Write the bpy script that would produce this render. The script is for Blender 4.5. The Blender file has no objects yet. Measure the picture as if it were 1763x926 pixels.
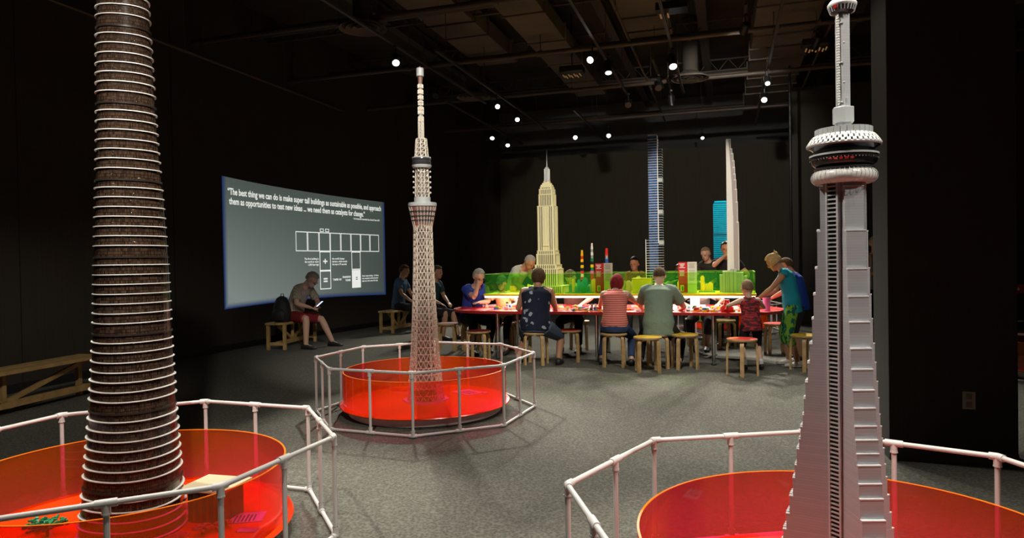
import bpy, math, random
from math import sin, cos, pi, radians, sqrt, atan2
from mathutils import Vector, Matrix, Quaternion
random.seed(7)
V = Vector
C = bpy.context.scene.collection
SC = bpy.context.scene

# ------------------------------------------------------------------ camera, world, exposure
EYE = V((0, 0, 1.42)); FOC = 1171.83
TH, RO = .0125, .0165                       # the camera dips and rolls a little
FWD = V((0, cos(TH), -sin(TH))); U0 = V((0, sin(TH), cos(TH))); R0 = V((1, 0, 0))
RGT = R0*cos(RO) - U0*sin(RO); UPV = R0*sin(RO) + U0*cos(RO)
cam_d = bpy.data.cameras.new('camera'); cam = bpy.data.objects.new('camera', cam_d); C.objects.link(cam)
m = Matrix((RGT, UPV, -FWD)).transposed().to_4x4(); m.translation = EYE
cam.matrix_world = m
cam_d.sensor_width = 36; cam_d.lens = FOC/1763*36; cam_d.clip_start = .05; cam_d.clip_end = 80
SC.camera = cam
w = bpy.data.worlds.new('world'); SC.world = w; w.use_nodes = True
w.node_tree.nodes['Background'].inputs[0].default_value = (.55, .6, .7, 1)
w.node_tree.nodes['Background'].inputs[1].default_value = .004
SC.view_settings.view_transform = 'Standard'; SC.view_settings.look = 'None'
SC.view_settings.gamma = 1; SC.view_settings.use_curve_mapping = False
SC.view_settings.exposure = 0.0
SC.cycles.transparent_max_bounces = 24
# tuning of the room's lamps (watts)
P_TOWER, P_FLOOR, P_NEAR, P_TABLE = 480, 330, 330, 700
WARM = (1, .945, .84)

def ray(u, v): return FWD + RGT*((u-881.5)/FOC) + UPV*((463-v)/FOC)
def atz(u, v, z):
    d = ray(u, v); p = EYE + d*((z-EYE.z)/d.z); return V((p.x, p.y, z))
AX = V((.954, -.300, 0)); NX = V((.300, .954, 0)); RZ = atan2(-.300, .954)   # the room's grid is turned to the camera
def room(p, q, z=0): return AX*p + NX*q + V((0, 0, z))
def topq(v): return v.dot(AX), v.dot(NX)

# ------------------------------------------------------------------ materials
MATS = {}
def nodes(name):
    mt = bpy.data.materials.new(name); mt.use_nodes = True
    nt = mt.node_tree; b = nt.nodes['Principled BSDF']; return mt, nt, b
def mat(name, col, rough=.6, metal=0., spec=.5, emit=None, es=1., alpha=1., coat=0., vary=0., vs=30., bump=0., bs=80.):
    if name in MATS: return MATS[name]
    mt, nt, b = nodes(name); N, L = nt.nodes, nt.links
    b.inputs['Base Color'].default_value = (*col, 1); b.inputs['Roughness'].default_value = rough
    b.inputs['Metallic'].default_value = metal; b.inputs['Specular IOR Level'].default_value = spec
    b.inputs['Coat Weight'].default_value = coat
    if emit: b.inputs['Emission Color'].default_value = (*emit, 1); b.inputs['Emission Strength'].default_value = es
    if vary or bump:
        tc = N.new('ShaderNodeTexCoord'); n = N.new('ShaderNodeTexNoise'); n.inputs['Scale'].default_value = vs; n.inputs['Detail'].default_value = 3
        L.new(tc.outputs['Object'], n.inputs['Vector'])
        if vary:
            r = N.new('ShaderNodeValToRGB'); r.color_ramp.elements[0].position = .3; r.color_ramp.elements[1].position = .7
            r.color_ramp.elements[0].color = (*[c*(1-vary) for c in col], 1); r.color_ramp.elements[1].color = (*[min(1, c*(1+vary)) for c in col], 1)
            L.new(n.outputs['Fac'], r.inputs['Fac']); L.new(r.outputs['Color'], b.inputs['Base Color'])
        if bump:
            n2 = N.new('ShaderNodeTexNoise'); n2.inputs['Scale'].default_value = bs; L.new(tc.outputs['Object'], n2.inputs['Vector'])
            bp = N.new('ShaderNodeBump'); bp.inputs['Strength'].default_value = bump; bp.inputs['Distance'].default_value = .01
            L.new(n2.outputs['Fac'], bp.inputs['Height']); L.new(bp.outputs['Normal'], b.inputs['Normal'])
    MATS[name] = mt; return mt
def mathn(nt, op, a, b=None, c=None):
    n = nt.nodes.new('ShaderNodeMath'); n.operation = op
    for i, x in enumerate((a, b, c)):
        if x is None: continue
        if isinstance(x, (int, float)): n.inputs[i].default_value = x
        else: nt.links.new(x, n.inputs[i])
    return n.outputs[0]
def mixc(nt, fac, c1, c2):
    n = nt.nodes.new('ShaderNodeMix'); n.data_type = 'RGBA'
    if isinstance(fac, (int, float)): n.inputs[0].default_value = fac
    else: nt.links.new(fac, n.inputs[0])
    for k, c in ((6, c1), (7, c2)):
        if isinstance(c, tuple): n.inputs[k].default_value = (*c, 1)
        else: nt.links.new(c, n.inputs[k])
    return n.outputs[2]
def objxyz(nt, uv=False):
    tc = nt.nodes.new('ShaderNodeTexCoord'); s = nt.nodes.new('ShaderNodeSeparateXYZ')
    nt.links.new(tc.outputs['UV' if uv else 'Object'], s.inputs[0]); return s.outputs[0], s.outputs[1], s.outputs[2], tc
def frac(nt, x, period): return mathn(nt, 'FRACT', mathn(nt, 'DIVIDE', x, period))
def brickmat(name, col, rough=.35, h=.0096, seam=.86, vary=.05):
    """stacked toy bricks: a seam every course, each course a hair different"""
    if name in MATS: return MATS[name]
    mt, nt, b = nodes(name); x, y, z, tc = objxyz(nt)
    f = frac(nt, z, h); s = mathn(nt, 'LESS_THAN', f, .14)
    wn = nt.nodes.new('ShaderNodeTexWhiteNoise'); wn.noise_dimensions = '1D'
    nt.links.new(mathn(nt, 'FLOOR', mathn(nt, 'DIVIDE', z, h)), wn.inputs['W'])
    c0 = mixc(nt, wn.outputs['Value'], tuple(k*(1-vary) for k in col), tuple(min(1, k*(1+vary)) for k in col))
    c1 = mixc(nt, s, c0, tuple(k*seam for k in col))
    nt.links.new(c1, b.inputs['Base Color']); b.inputs['Roughness'].default_value = rough
    MATS[name] = mt; return mt
def acrylic(name, tint, body, k=.3, bk=1.0):
    if name in MATS: return MATS[name]
    mt = bpy.data.materials.new(name); mt.use_nodes = True; nt = mt.node_tree; N, L = nt.nodes, nt.links
    N.remove(N['Principled BSDF']); out = N['Material Output']
    tr = N.new('ShaderNodeBsdfTransparent'); tr.inputs[0].default_value = (*tint, 1)
    df = N.new('ShaderNodeBsdfDiffuse'); df.inputs[0].default_value = (*body, 1)
    tl = N.new('ShaderNodeBsdfTranslucent'); tl.inputs[0].default_value = (*body, 1)
    gl = N.new('ShaderNodeBsdfGlossy'); gl.inputs[0].default_value = (1, 1, 1, 1); gl.inputs['Roughness'].default_value = .03
    m1 = N.new('ShaderNodeMixShader'); m1.inputs[0].default_value = .5; L.new(df.outputs[0], m1.inputs[1]); L.new(tl.outputs[0], m1.inputs[2])
    m2 = N.new('ShaderNodeMixShader'); m2.inputs[0].default_value = k; L.new(tr.outputs[0], m2.inputs[1]); L.new(m1.outputs[0], m2.inputs[2])
    lw = N.new('ShaderNodeLayerWeight'); lw.inputs['Blend'].default_value = .5
    fr = mathn(nt, 'ADD', .02, mathn(nt, 'MULTIPLY', .45, mathn(nt, 'POWER', lw.outputs['Facing'], 4.)))
    m3 = N.new('ShaderNodeMixShader'); L.new(fr, m3.inputs[0]); L.new(m2.outputs[0], m3.inputs[1]); L.new(gl.outputs[0], m3.inputs[2])
    L.new(m3.outputs[0], out.inputs['Surface']); MATS[name] = mt; return mt

def carpet():
    mt, nt, b = nodes('carpet'); N, L = nt.nodes, nt.links
    tc = N.new('ShaderNodeTexCoord'); n = N.new('ShaderNodeTexNoise'); n.inputs['Scale'].default_value = 70; n.inputs['Detail'].default_value = 4; n.inputs['Roughness'].default_value = .75
    L.new(tc.outputs['Object'], n.inputs['Vector'])
    n3 = N.new('ShaderNodeTexVoronoi'); n3.inputs['Scale'].default_value = 55; L.new(tc.outputs['Object'], n3.inputs['Vector'])
    f = mathn(nt, 'ADD', mathn(nt, 'MULTIPLY', n.outputs['Fac'], .7), mathn(nt, 'MULTIPLY', n3.outputs['Distance'], .45))
    r = N.new('ShaderNodeValToRGB'); e = r.color_ramp.elements
    e[0].position = .32; e[0].color = (.060, .058, .048, 1); e[1].position = .78; e[1].color = (.165, .160, .134, 1)
    L.new(f, r.inputs['Fac']); L.new(r.outputs['Color'], b.inputs['Base Color']); b.inputs['Roughness'].default_value = .95
    b.inputs['Specular IOR Level'].default_value = .1
    bp = N.new('ShaderNodeBump'); bp.inputs['Strength'].default_value = .5; bp.inputs['Distance'].default_value = .01
    L.new(f, bp.inputs['Height']); L.new(bp.outputs['Normal'], b.inputs['Normal']); return mt
def wallmat(name, col, rough=.8):
    mt, nt, b = nodes(name); N, L = nt.nodes, nt.links
    tc = N.new('ShaderNodeTexCoord'); mp = N.new('ShaderNodeMapping'); mp.inputs['Scale'].default_value = (60, 60, 1.2); L.new(tc.outputs['Object'], mp.inputs[0])
    n = N.new('ShaderNodeTexNoise'); n.inputs['Scale'].default_value = 1; n.inputs['Detail'].default_value = 3; L.new(mp.outputs[0], n.inputs['Vector'])
    L.new(mixc(nt, n.outputs['Fac'], tuple(c*.75 for c in col), tuple(c*1.25 for c in col)), b.inputs['Base Color'])
    b.inputs['Roughness'].default_value = rough; b.inputs['Specular IOR Level'].default_value = .25; return mt
M_CARPET = carpet()
M_WALL = wallmat('dark_wall', (.045, .037, .029)); M_WALLB = wallmat('dark_back_wall', (.085, .075, .055))
M_COLUMN = wallmat('column_paint', (.030, .027, .022)); M_CEIL = mat('ceiling_black', (.05, .04, .032), .9, vary=.3, vs=.6)
M_DUCT = mat('duct_paint', (.12, .10, .08), .7, vary=.2, vs=1.5); M_PIPE = mat('pipe_black', (.07, .052, .04), .5)
M_BLACK = mat('black_metal', (.012, .012, .012), .4); M_LENS = mat('lamp_lens', (1, .95, .85), .4, emit=(1, .96, .86), es=9)
M_PVC = mat('white_pipe', (.62, .60, .58), .38, vary=.05, vs=8)
M_REDTOP = mat('red_plinth_gloss', (.86, .060, .006), .22, coat=.3)
M_RIM = mat('dark_red_rim', (.33, .012, .012), .4); M_PLBASE = mat('plinth_base_grey', (.72, .70, .66), .6, vary=.08, vs=6)
M_ORANGE = acrylic('orange_acrylic', (1.0, .17, .46), (1.0, .47, .0), .18)
M_GREEN = acrylic('green_acrylic', (.78, 1.0, .50), (.10, .62, .20), .035)
M_CHROME = mat('chrome', (.75, .75, .75), .15, 1.); M_STRIP = mat('white_light_strip', (1, 1, 1), .5, emit=(1, .97, .90), es=5.)
M_WHITE = mat('white_plastic', (.85, .85, .82), .4); M_YELLOW = mat('yellow_deck', (.88, .55, .0), .3)
M_WOOD = mat('birch_ply', (.50, .33, .15), .5, vary=.15, vs=14); M_PINE = mat('pine', (.42, .27, .10), .6, vary=.2, vs=9)
M_SEATRED = mat('red_seat', (.62, .03, .02), .35); M_SEATYEL = mat('yellow_seat', (.66, .43, .02), .35); M_SEATDARK = mat('dark_red_seat', (.22, .02, .02), .35)

# ------------------------------------------------------------------ mesh helpers
class MB:
    def __init__(s): s.v = []; s.f = []; s.uv = None
    def add(s, vs, fs):
        o = len(s.v); s.v += [tuple(p) for p in vs]; s.f += [tuple(i+o for i in f) for f in fs]; return s
    def box(s, c, d, rz=0., R=None):
        x, y, z = d[0]/2, d[1]/2, d[2]/2; P = [V((a*x, b*y, e*z)) for e in (-1, 1) for b in (-1, 1) for a in (-1, 1)]
        if R is None: R = Matrix.Rotation(rz, 3, 'Z')
        return s.add([R@p+V(c) for p in P], [(0, 2, 3, 1), (4, 5, 7, 6), (0, 1, 5, 4), (2, 6, 7, 3), (0, 4, 6, 2), (1, 3, 7, 5)])
    def bar(s, a, b, w, h=None, up=V((0, 0, 1))):
        a, b = V(a), V(b); d = (b-a); L = d.length; d.normalize(); h = h or w
        if abs(d.dot(up)) > .99: up = V((1, 0, 0))
        sd = d.cross(up).normalized(); u2 = sd.cross(d)
        return s.box((a+b)/2, (w, L, h), R=Matrix((sd, d, u2)).transposed())
    def loft(s, rings, cap=True, closed=False):
        n = len(rings[0]); vs = [p for r in rings for p in r]; fs = []
        m = len(rings)
        for i in range(m if closed else m-1):
            j = (i+1) % m
            for k in range(n): fs.append((i*n+k, i*n+(k+1) % n, j*n+(k+1) % n, j*n+k))
        if cap and not closed: fs.append(tuple(range(n-1, -1, -1))); fs.append(tuple((m-1)*n+k for k in range(n)))
        return s.add(vs, fs)
    def tube(s, pts, r, n=10, cap=True):
        pts = [V(p) for p in pts]; rs = r if isinstance(r, (list, tuple)) else [r]*len(pts)
        rings = []; prev = None
        for i, p in enumerate(pts):
            d = (pts[min(i+1, len(pts)-1)]-pts[max(i-1, 0)]).normalized()
            if prev is None:
                a = V((0, 0, 1)) if abs(d.z) < .9 else V((1, 0, 0)); prev = d.cross(a).normalized()
            sd = (prev - d*prev.dot(d)).normalized(); prev = sd; u = d.cross(sd)
            rings.append([p+(sd*cos(2*pi*k/n)+u*sin(2*pi*k/n))*rs[i] for k in range(n)])
        return s.loft(rings, cap)
    def lathe(s, prof, n=48, c=(0, 0, 0), closed=False):
        c = V(c); return s.loft([[c+V((r*cos(2*pi*k/n), r*sin(2*pi*k/n), z)) for k in range(n)] for r, z in prof], True, closed)
    def ell(s, c, r, R=None, n=16, m=10):
        c = V(c); R = R or Matrix.Identity(3); r = V(r) if not isinstance(r, (int, float)) else V((r, r, r)); rings = []
        for i in range(m+1):
            t = max(.02, min(pi-.02, pi*i/m))
            rings.append([c+R@V((r.x*sin(t)*cos(2*pi*k/n), r.y*sin(t)*sin(2*pi*k/n), -r.z*cos(t))) for k in range(n)])
        return s.loft(rings)
    def prism(s, pts, z0, z1):
        return s.loft([[V((x, y, z0)) for x, y in pts], [V((x, y, z1)) for x, y in pts]])
    def build(s, name, mt, parent=None, smooth=False, bevel=0., loc=None, rz=0.):
        me = bpy.data.meshes.new(name); me.from_pydata(s.v, [], s.f); me.update()
        if s.uv: 
            l = me.uv_layers.new(name='UVMap')
            for lp in me.loops: l.data[lp.index].uv = s.uv[lp.vertex_index]
        if mt: me.materials.append(mt)
        if smooth:
            me.polygons.foreach_set('use_smooth', [True]*len(me.polygons))
            if smooth != 'all':
                try: me.set_sharp_from_angle(angle=radians(40))
                except Exception: pass
        o = bpy.data.objects.new(name, me); C.objects.link(o)
        if parent: o.parent = parent
        if loc is not None: o.location = loc
        o.rotation_euler = (0, 0, rz)
        if bevel:
            b = o.modifiers.new('bevel', 'BEVEL'); b.width = bevel; b.segments = 2; b.limit_method = 'ANGLE'
        return o
def tag(o, label=None, cat=None, group=None, kind=None):
    if label: o['label'] = label
    if cat: o['category'] = cat
    if group: o['group'] = group
    if kind: o['kind'] = kind
    return o
def empty(name, loc, rz=0., label=None, cat=None, group=None):
    o = bpy.data.objects.new(name, None); o.empty_display_size = .1; C.objects.link(o); o.location = loc; o.rotation_euler = (0, 0, rz)
    return tag(o, label, cat, group)
def struct(o): o['kind'] = 'structure'; return o
KIDS = {}
def kids(o): return [c for c in C.objects if c.parent == o]
def copy_tree(o, parent=None):
    c = o.copy(); C.objects.link(c); c.parent = parent
    for ch in kids(o): copy_tree(ch, c)
    return c
def clone(o, loc, rz, label, group=None):
    c = copy_tree(o); c.location = loc; c.rotation_euler = (0, 0, rz); c['label'] = label
    if group: c['group'] = group
    return c

# ------------------------------------------------------------------ the room
FL = MB(); FL.add([(-7.5, -2, 0), (14, -2, 0), (14, 22, 0), (-7.5, 22, 0), (-7.5, -2, -.1), (14, -2, -.1), (14, 22, -.1), (-7.5, 22, -.1)],
    [(0, 1, 2, 3), (7, 6, 5, 4), (0, 4, 5, 1), (1, 5, 6, 2), (2, 6, 7, 3), (3, 7, 4, 0)])
struct(FL.build('floor', M_CARPET))
WP = [(-6.4, -2), (-6.3, 2), (-6.1, 5), (-5.75, 7.6), (-5.06, 10.13), (-4.70, 11.4), (-4.28, 12.5), (-3.5, 14.2), (-2.68, 15.9), (-1.6, 17.6), (-.3, 19.6)]
def crom(p0, p1, p2, p3, t): return .5*((2*p1)+(-p0+p2)*t+(2*p0-5*p1+4*p2-p3)*t*t+(-p0+3*p1-3*p2+p3)*t**3)
def wall_curve():
    P = [V(p) for p in WP]; P = [2*P[0]-P[1]]+P+[2*P[-1]-P[-2]]; out = []
    for i in range(1, len(P)-2):
        for k in range(20): out.append(crom(P[i-1], P[i], P[i+1], P[i+2], k/20))
    out.append(P[-2]); return out
WC = wall_curve(); WS = [0.]
for i in range(1, len(WC)): WS.append(WS[-1]+(WC[i]-WC[i-1]).length)
S_OFF = 4.005                                  # run of the wall before (-6.3, 2)
def on_wall(s, z, off=0.):
    s += S_OFF; s = max(0, min(WS[-1]-1e-4, s)); i = 0
    lo, hi = 0, len(WS)-1
    while hi-lo > 1:
        md = (lo+hi)//2
        if WS[md] <= s: lo = md
        else: hi = md
    t = (s-WS[lo])/(WS[lo+1]-WS[lo]); p = WC[lo].lerp(WC[lo+1], t); d = (WC[lo+1]-WC[lo]).normalized()
    n = V((d.y, -d.x)); p = p+n*off; return V((p.x, p.y, z))
HB = 4.32
wl = MB(); ring = []
for i in range(0, len(WC), 4):
    p = WC[i]; d = (WC[min(i+1, len(WC)-1)]-WC[max(i-1, 0)]).normalized(); n = V((-d.y, d.x))*.15
    ring.append([V((p.x, p.y, 0)), V((p.x, p.y, 5.9)), V((p.x+n.x, p.y+n.y, 5.9)), V((p.x+n.x, p.y+n.y, 0))])
wl.loft(ring); struct(wl.build('wall_left', M_WALL))
sm = MB()                                       # narrow open joints between the wall panels
for s_ in (1.0, 3.4, 5.9, 8.3, 14.6, 16.9): 
    a = on_wall(s_, 0, .001); b = on_wall(s_+.012, 0, .001); sm.bar(a+V((0, 0, 2.9)), a+V((0, 0, 2.9001)), .012, .004) if 0 else sm.box((a+b)/2+V((0, 0, 2.6)), (.010, .006, 5.2), atan2((b-a).y, (b-a).x))
struct(sm.build('trim_1', mat('joint_black', (.004, .004, .004), .9)))
bl = MB(); p0 = V((-.3, 19.6, 0)); p1 = p0+AX*12.5; bl.bar(p0+NX*.1+V((0, 0, HB/2))-AX*.1, p1+NX*.1+V((0, 0, HB/2)), .2, HB); struct(bl.build('wall_back', M_WALLB))
bl2 = MB(); bl2.bar(p0+NX*1.2+V((0, 0, 5.0))-AX*2, p1+NX*1.2+V((0, 0, 5.0)), .1, 2.); struct(bl2.build('wall_back_upper', mat('upper_wall_grey', (.10, .10, .095), .8, vary=.2, vs=1)))
cl = MB(); cl.box((3, 9.5, 5.95), (24, 26, .1)); struct(cl.build('ceiling', M_CEIL))
pt = MB(); q0 = V((5.86, 14.25, 0)); pt.bar(q0+V((0, 0, 2.45)), q0+AX*6+V((0, 0, 2.45)), .15, 4.9); struct(pt.build('wall_partition', mat('partition_paint', (.030, .027, .020), .8)))
wr = MB(); wr.box((11.5, 10, 2.95), (.2, 24, 5.9)); struct(wr.build('wall_right', M_WALL))
wn_ = MB(); wn_.box((2.5, -1.95, 2.95), (19, .1, 5.9)); struct(wn_.build('wall_near', M_WALL))
cA, cB = V((2.59, 4.69, 0)), V((3.29, 4.43, 0)); cd = (cB-cA).normalized(); cn = V((-cd.y, cd.x, 0))
co = MB(); co.loft([[cA+V((0, 0, z)), cB+V((0, 0, z)), cB+cn*.75+V((0, 0, z)), cA+cn*.42-cd*.035+V((0, 0, z))] for z in (0, 5.9)])
struct(co.build('wall_column', M_COLUMN, bevel=.004))
cb_ = MB(); cb_.bar(cA-cn*.006+V((0, 0, .05)), cB-cn*.006+V((0, 0, .05)), .012, .1); struct(cb_.build('baseboard_column', M_BLACK))
bb = MB(); ring = []
for i in range(0, len(WC), 2):
    p = WC[i]; d = (WC[min(i+1, len(WC)-1)]-WC[max(i-1, 0)]).normalized(); n = V((d.y, -d.x))
    ring.append([V((p.x, p.y, 0))+V((n.x, n.y, 0))*a+V((0, 0, b)) for a, b in ((.0, .0), (.015, 0), (.015, .1), (0, .1))])
bb.loft(ring); struct(bb.build('baseboard_left', M_BLACK))
b2 = MB(); b2.bar(p0-NX*.008+V((0, 0, .05)), p1-NX*.008+V((0, 0, .05)), .016, .1); struct(b2.build('baseboard_back', M_BLACK))

# ------------------------------------------------------------------ ceiling services
def pipe(p, q0_, q1, z, r, along, label, cat='pipe', name='ceiling_pipe', group=None, mt=None):
    mb = MB(); L = q1-q0_
    a = room(p, q0_) if along == 'n' else room(q0_, p); d = NX if along == 'n' else AX
    mb.tube([V((0, 0, 0)), d*L], r, 10)
    k = 0.8
    while k < L:
        mb.tube([d*(k-.03), d*(k+.03)], r*1.35, 10); mb.tube([d*k+V((0, 0, r)), d*k+V((0, 0, 5.9-z))], .006, 4); k += 2.4
    o = mb.build(name, mt or M_PIPE, smooth=True, loc=(a.x, a.y, z)); return tag(o, label, cat, group)
LAB = ['nearest', 'second', 'third', 'fourth', 'fifth', 'sixth', 'seventh', 'eighth', 'ninth', 'tenth']
for i, (q, z, r) in enumerate([(7.6, 5.3, .045), (8.7, 4.9, .04), (9.9, 5.35, .06), (11.0, 4.85, .04), (12.2, 5.25, .05), (13.4, 4.8, .04), (14.8, 5.2, .06), (16.2, 4.75, .04), (17.6, 5.1, .05)]):
    pipe(q, -8.5, 7.5, z, r, 'a', '%s dark pipe crossing the black ceiling from left to right' % LAB[i])
for i, (p, q0_, q1, z) in enumerate([(-7.6, 5, 14, 4.6), (-1.45, 6.5, 18, 4.95), (1.6, 6, 18.5, 5.0)]):
    pipe(p, q0_, q1, z, .022, 'n', ['thin conduit running high along the left wall', 'thin conduit running back above the cream skyscraper model', 'thin conduit running back above the right end of the table'][i], 'conduit', 'ceiling_conduit', mt=mat('conduit_metal', (.16, .11, .07), .4, .4))
def duct(p, q0_, q1, wd, hd, z, label):
    e = empty('air_duct', room(p, q0_, z), RZ, label, 'duct'); L = q1-q0_
    mb = MB(); mb.box((0, L/2, 0), (wd, L, hd)); mb.build('duct_body', M_DUCT, e, bevel=.01)
    k = 0.
    while k <= L: fl = MB(); fl.box((0, k, 0), (wd+.05, .03, hd+.05)); fl.build('flange', M_DUCT, e); k += 1.4
    k = .7
    while k < L:
        h = MB()
        for sx in (-1, 1): h.box((sx*(wd/2+.035), k, (5.9-z-hd/2)/2), (.012, .03, 5.9-z+hd/2))
        h.box((0, k, -hd/2-.02), (wd+.09, .03, .02)); h.build('hanger', M_PIPE, e); k += 2.8
duct(.95, 6.5, 17.8, .95, .32, 5.25, 'wide flat grey duct running back above the right of the table')
duct(-1.2, 5.5, 12.5, .75, .3, 5.45, 'grey duct running back over the middle of the room')
duct(-2.9, 5.8, 15.5, .65, .26, 5.3, 'narrow grey duct running back left of the middle one')
duct(-4.3, 7.0, 13.0, .8, .3, 5.5, 'dim brown duct above the white lattice tower')
def beam(p, q0_, q1, z, label):
    mb = MB(); L = q1-q0_
    for dz in (-.13, .13): mb.box((0, L/2, dz), (.16, L, .02))
    mb.box((0, L/2, 0), (.015, L, .25)); o = mb.build('ceiling_beam', M_PIPE, loc=room(p, q0_, z), rz=RZ); tag(o, label, 'beam')
for i, p in enumerate((-.35, -1.95, 2.2, -5.6)): beam(p, 4, 19, 5.7, ['black steel beam right of the middle of the ceiling', 'black steel beam over the cream skyscraper model', 'black steel beam at the right side of the ceiling', 'black steel beam over the projected wall'][i])
for i, q in enumerate((8.2, 10.5, 12.8, 15.4)):
    mb = MB()
    for dz in (-.12, .12): mb.box((8, 0, dz), (16, .05, .03))
    for k in range(40): mb.bar((k*.4, 0, -.12), (k*.4+.2, 0, .12), .015, .015); mb.bar((k*.4+.2, 0, .12), (k*.4+.4, 0, -.12), .015, .015)
    o = mb.build('ceiling_truss', M_PIPE, loc=room(-8.5, q, 5.55), rz=RZ); tag(o, '%s open lattice joist spanning the black ceiling' % LAB[i], 'truss')
for i, (u, v, lb) in enumerate([(625, 50, 'round ceiling diffuser left of the lattice tower top'), (1188, 136, 'round ceiling diffuser right of the middle, behind the spotlights'), (815, 168, 'small dim round ceiling diffuser near the left wall')]):
    c = atz(u, v, 4.75); e = empty('ceiling_diffuser', c, 0, lb, 'vent'); 
    for k, (r0, r1) in enumerate(((.30, .34), (.20, .245), (.11, .15), (.0, .06))):
        mb = MB(); mb.lathe([(r0+.001, .03), (r1, 0), (r1, .012), (r0+.001, .045)], 32, closed=True); mb.build('diffuser_ring', M_DUCT, e, smooth=True)
    mb = MB(); mb.lathe([(.30, .04), (.14, .14), (.14, 1.1), (.001, 1.1)], 24); mb.build('neck', M_CEIL, e, smooth=True)
for i, (u, v, lb) in enumerate([(985, 130, 'unlit slatted lamp with painted amber glint above the left of the table'), (1405, 85, 'unlit slatted lamp with painted amber glint beside the grey tower mast'), (1157, 26, 'small unlit lamp with painted amber glint high in the middle of the ceiling')]):
    c = atz(u, v, 4.75); e = empty('slatted_ceiling_lamp', c, RZ, lb, 'ceiling lamp'); am = mat('amber_glint_slats', (.6, .33, .12), .3, .3, emit=(1, .55, .2), es=.12)  # lamps are off; weak amber emission stands in for a reflected glint
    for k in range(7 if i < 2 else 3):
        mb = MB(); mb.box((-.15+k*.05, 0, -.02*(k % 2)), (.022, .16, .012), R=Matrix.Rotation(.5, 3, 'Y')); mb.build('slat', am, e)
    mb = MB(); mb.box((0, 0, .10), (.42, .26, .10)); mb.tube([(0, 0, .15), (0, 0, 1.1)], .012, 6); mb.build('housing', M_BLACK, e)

# track spotlights: fixture, glowing lens and its own lamp
def spot(pos, target, label, power, size=38, on=True, group=None, rad=.05, shadow=True, big=1.):
    e = empty('track_spotlight', pos, 0, label, 'spotlight', group); d = (V(target)-V(pos)).normalized()
    h = MB(); h.box((0, 0, .17), (.035, .12, .035)); h.tube([(0, 0, .155), (0, 0, .02)], .012, 8); h.build('adapter', M_BLACK, e)
    b = MB(); b.tube([-d*.10*big, -d*.085*big, d*.08*big, d*.10*big], [.035*big, .05*big, .055*big, .06*big], 20, cap=True); b.build('housing', M_BLACK, e, smooth=True)
    y = MB(); sd = d.cross(V((0, 0, 1))).normalized(); y.tube([sd*.065*big, sd*.065*big+V((0, 0, .07)), V((0, 0, .09)), -sd*.065*big+V((0, 0, .07)), -sd*.065*big], .006, 6); y.build('yoke', M_BLACK, e)
    l = MB(); l.tube([d*.1005*big, d*.104*big], .044*big, 20); l.build('lens', M_LENS if on else M_BLACK, e)
    if on and power:
        L = bpy.data.lights.new('spot_lamp', 'SPOT'); L.energy = power; L.color = WARM; L.spot_size = radians(size); L.spot_blend = .55; L.shadow_soft_size = rad
        o = bpy.data.objects.new('spot_lamp', L); C.objects.link(o); o.parent = e; o.location = d*.13*big; o.rotation_euler = d.to_track_quat('-Z', 'Y').to_euler()
    return e
def track(p, q0_, q1, z, label):
    mb = MB(); mb.box((0, (q1-q0_)/2, 0), (.04, q1-q0_, .035)); 
    k = .4
    while k < q1-q0_: mb.tube([(0, k, 0), (0, k, 5.9-z)], .006, 5); k += 1.8
    o = mb.build('light_track', mat('track_paint', (.06, .05, .045), .5), loc=room(p, q0_, z), rz=RZ); tag(o, label, 'light track')
SKY = V((-.845, 6.505, 0)); SHA = V((-1.972, 3.432, 0)); CNT = V((1.216, 2.434, 0)); CNX = V((1.19, 2.434, 0))
ZL = 4.45
vis = [((681, 101), SKY+V((0, 0, .4)), 'spotlight hanging left of the white lattice tower top', P_TOWER*2.2, 34, 1.15),
 ((1047, 115), (1.5, 9.3, 0), 'bright round spotlight above the middle of the room', P_FLOOR, 60, 1.1),
 ((1020, 99), SKY+V((0, 0, 1.6)), 'spotlight seen side on beside the bright round one', P_TOWER*1.2, 26, 1.1),
 ((1157, 105), (2.5, 7.6, 0), 'largest round spotlight over the right of the room', P_FLOOR*1.5, 62, 1.25),
 ((855, 180), (.55, 9.9, 2.), 'nearer of two spotlights on the left track', P_TABLE*1.3, 30, 1.),
 ((890, 203), (.55, 9.9, 1.5), 'farther of two spotlights on the left track', P_TABLE, 34, 1.),
 ((848, 233), (-.8, 12.5, 0), 'left spotlight of the low pair near the back left corner', P_TABLE, 50, 1.1),
 ((874, 246), (0, 12.8, 0), 'right spotlight of the low pair near the back left corner', P_TABLE, 50, 1.1),
 ((990, 234), (1.4, 10.4, .7), 'left one of two round spotlights over the back of the table', P_TABLE, 40, 1.1),
 ((1047, 231), (2.2, 10., .7), 'right one of two round spotlights over the back of the table', P_TABLE, 40, 1.1),
 ((1316, 167), (3.2, 9., .9), 'lower spotlight at the right end of the table', P_TABLE*1.6, 36, 1.15),
 ((1321, 138), (3.4, 8.2, 0), 'upper dim spotlight at the right end of the table', P_TABLE*1.4, 50, .9),
 ((1209, 234), (4.2, 13.3, .8), 'small spotlight between the blue and the pale tower', P_TABLE, 42, .9)]
for (uv, tg, lb, pw, sz, bg) in vis: spot(atz(*uv, ZL), tg, lb, pw, sz, big=bg)
for uv, tg, lb in [((1133, 147), (2, 8, 1), 'unlit spotlight with shiny edge behind the round one'), ((1155, 172), (3.6, 14, 1), 'unlit spotlight hanging below the round diffuser'), ((1082, 178), (1, 8, 1), 'unlit spotlight over the blue tower'), ((752, 160), (-2, 9, 1), 'unlit spotlight right of the lattice tower mast')]:
    spot(atz(*uv, ZL), tg, lb, 0, on=False)
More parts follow.
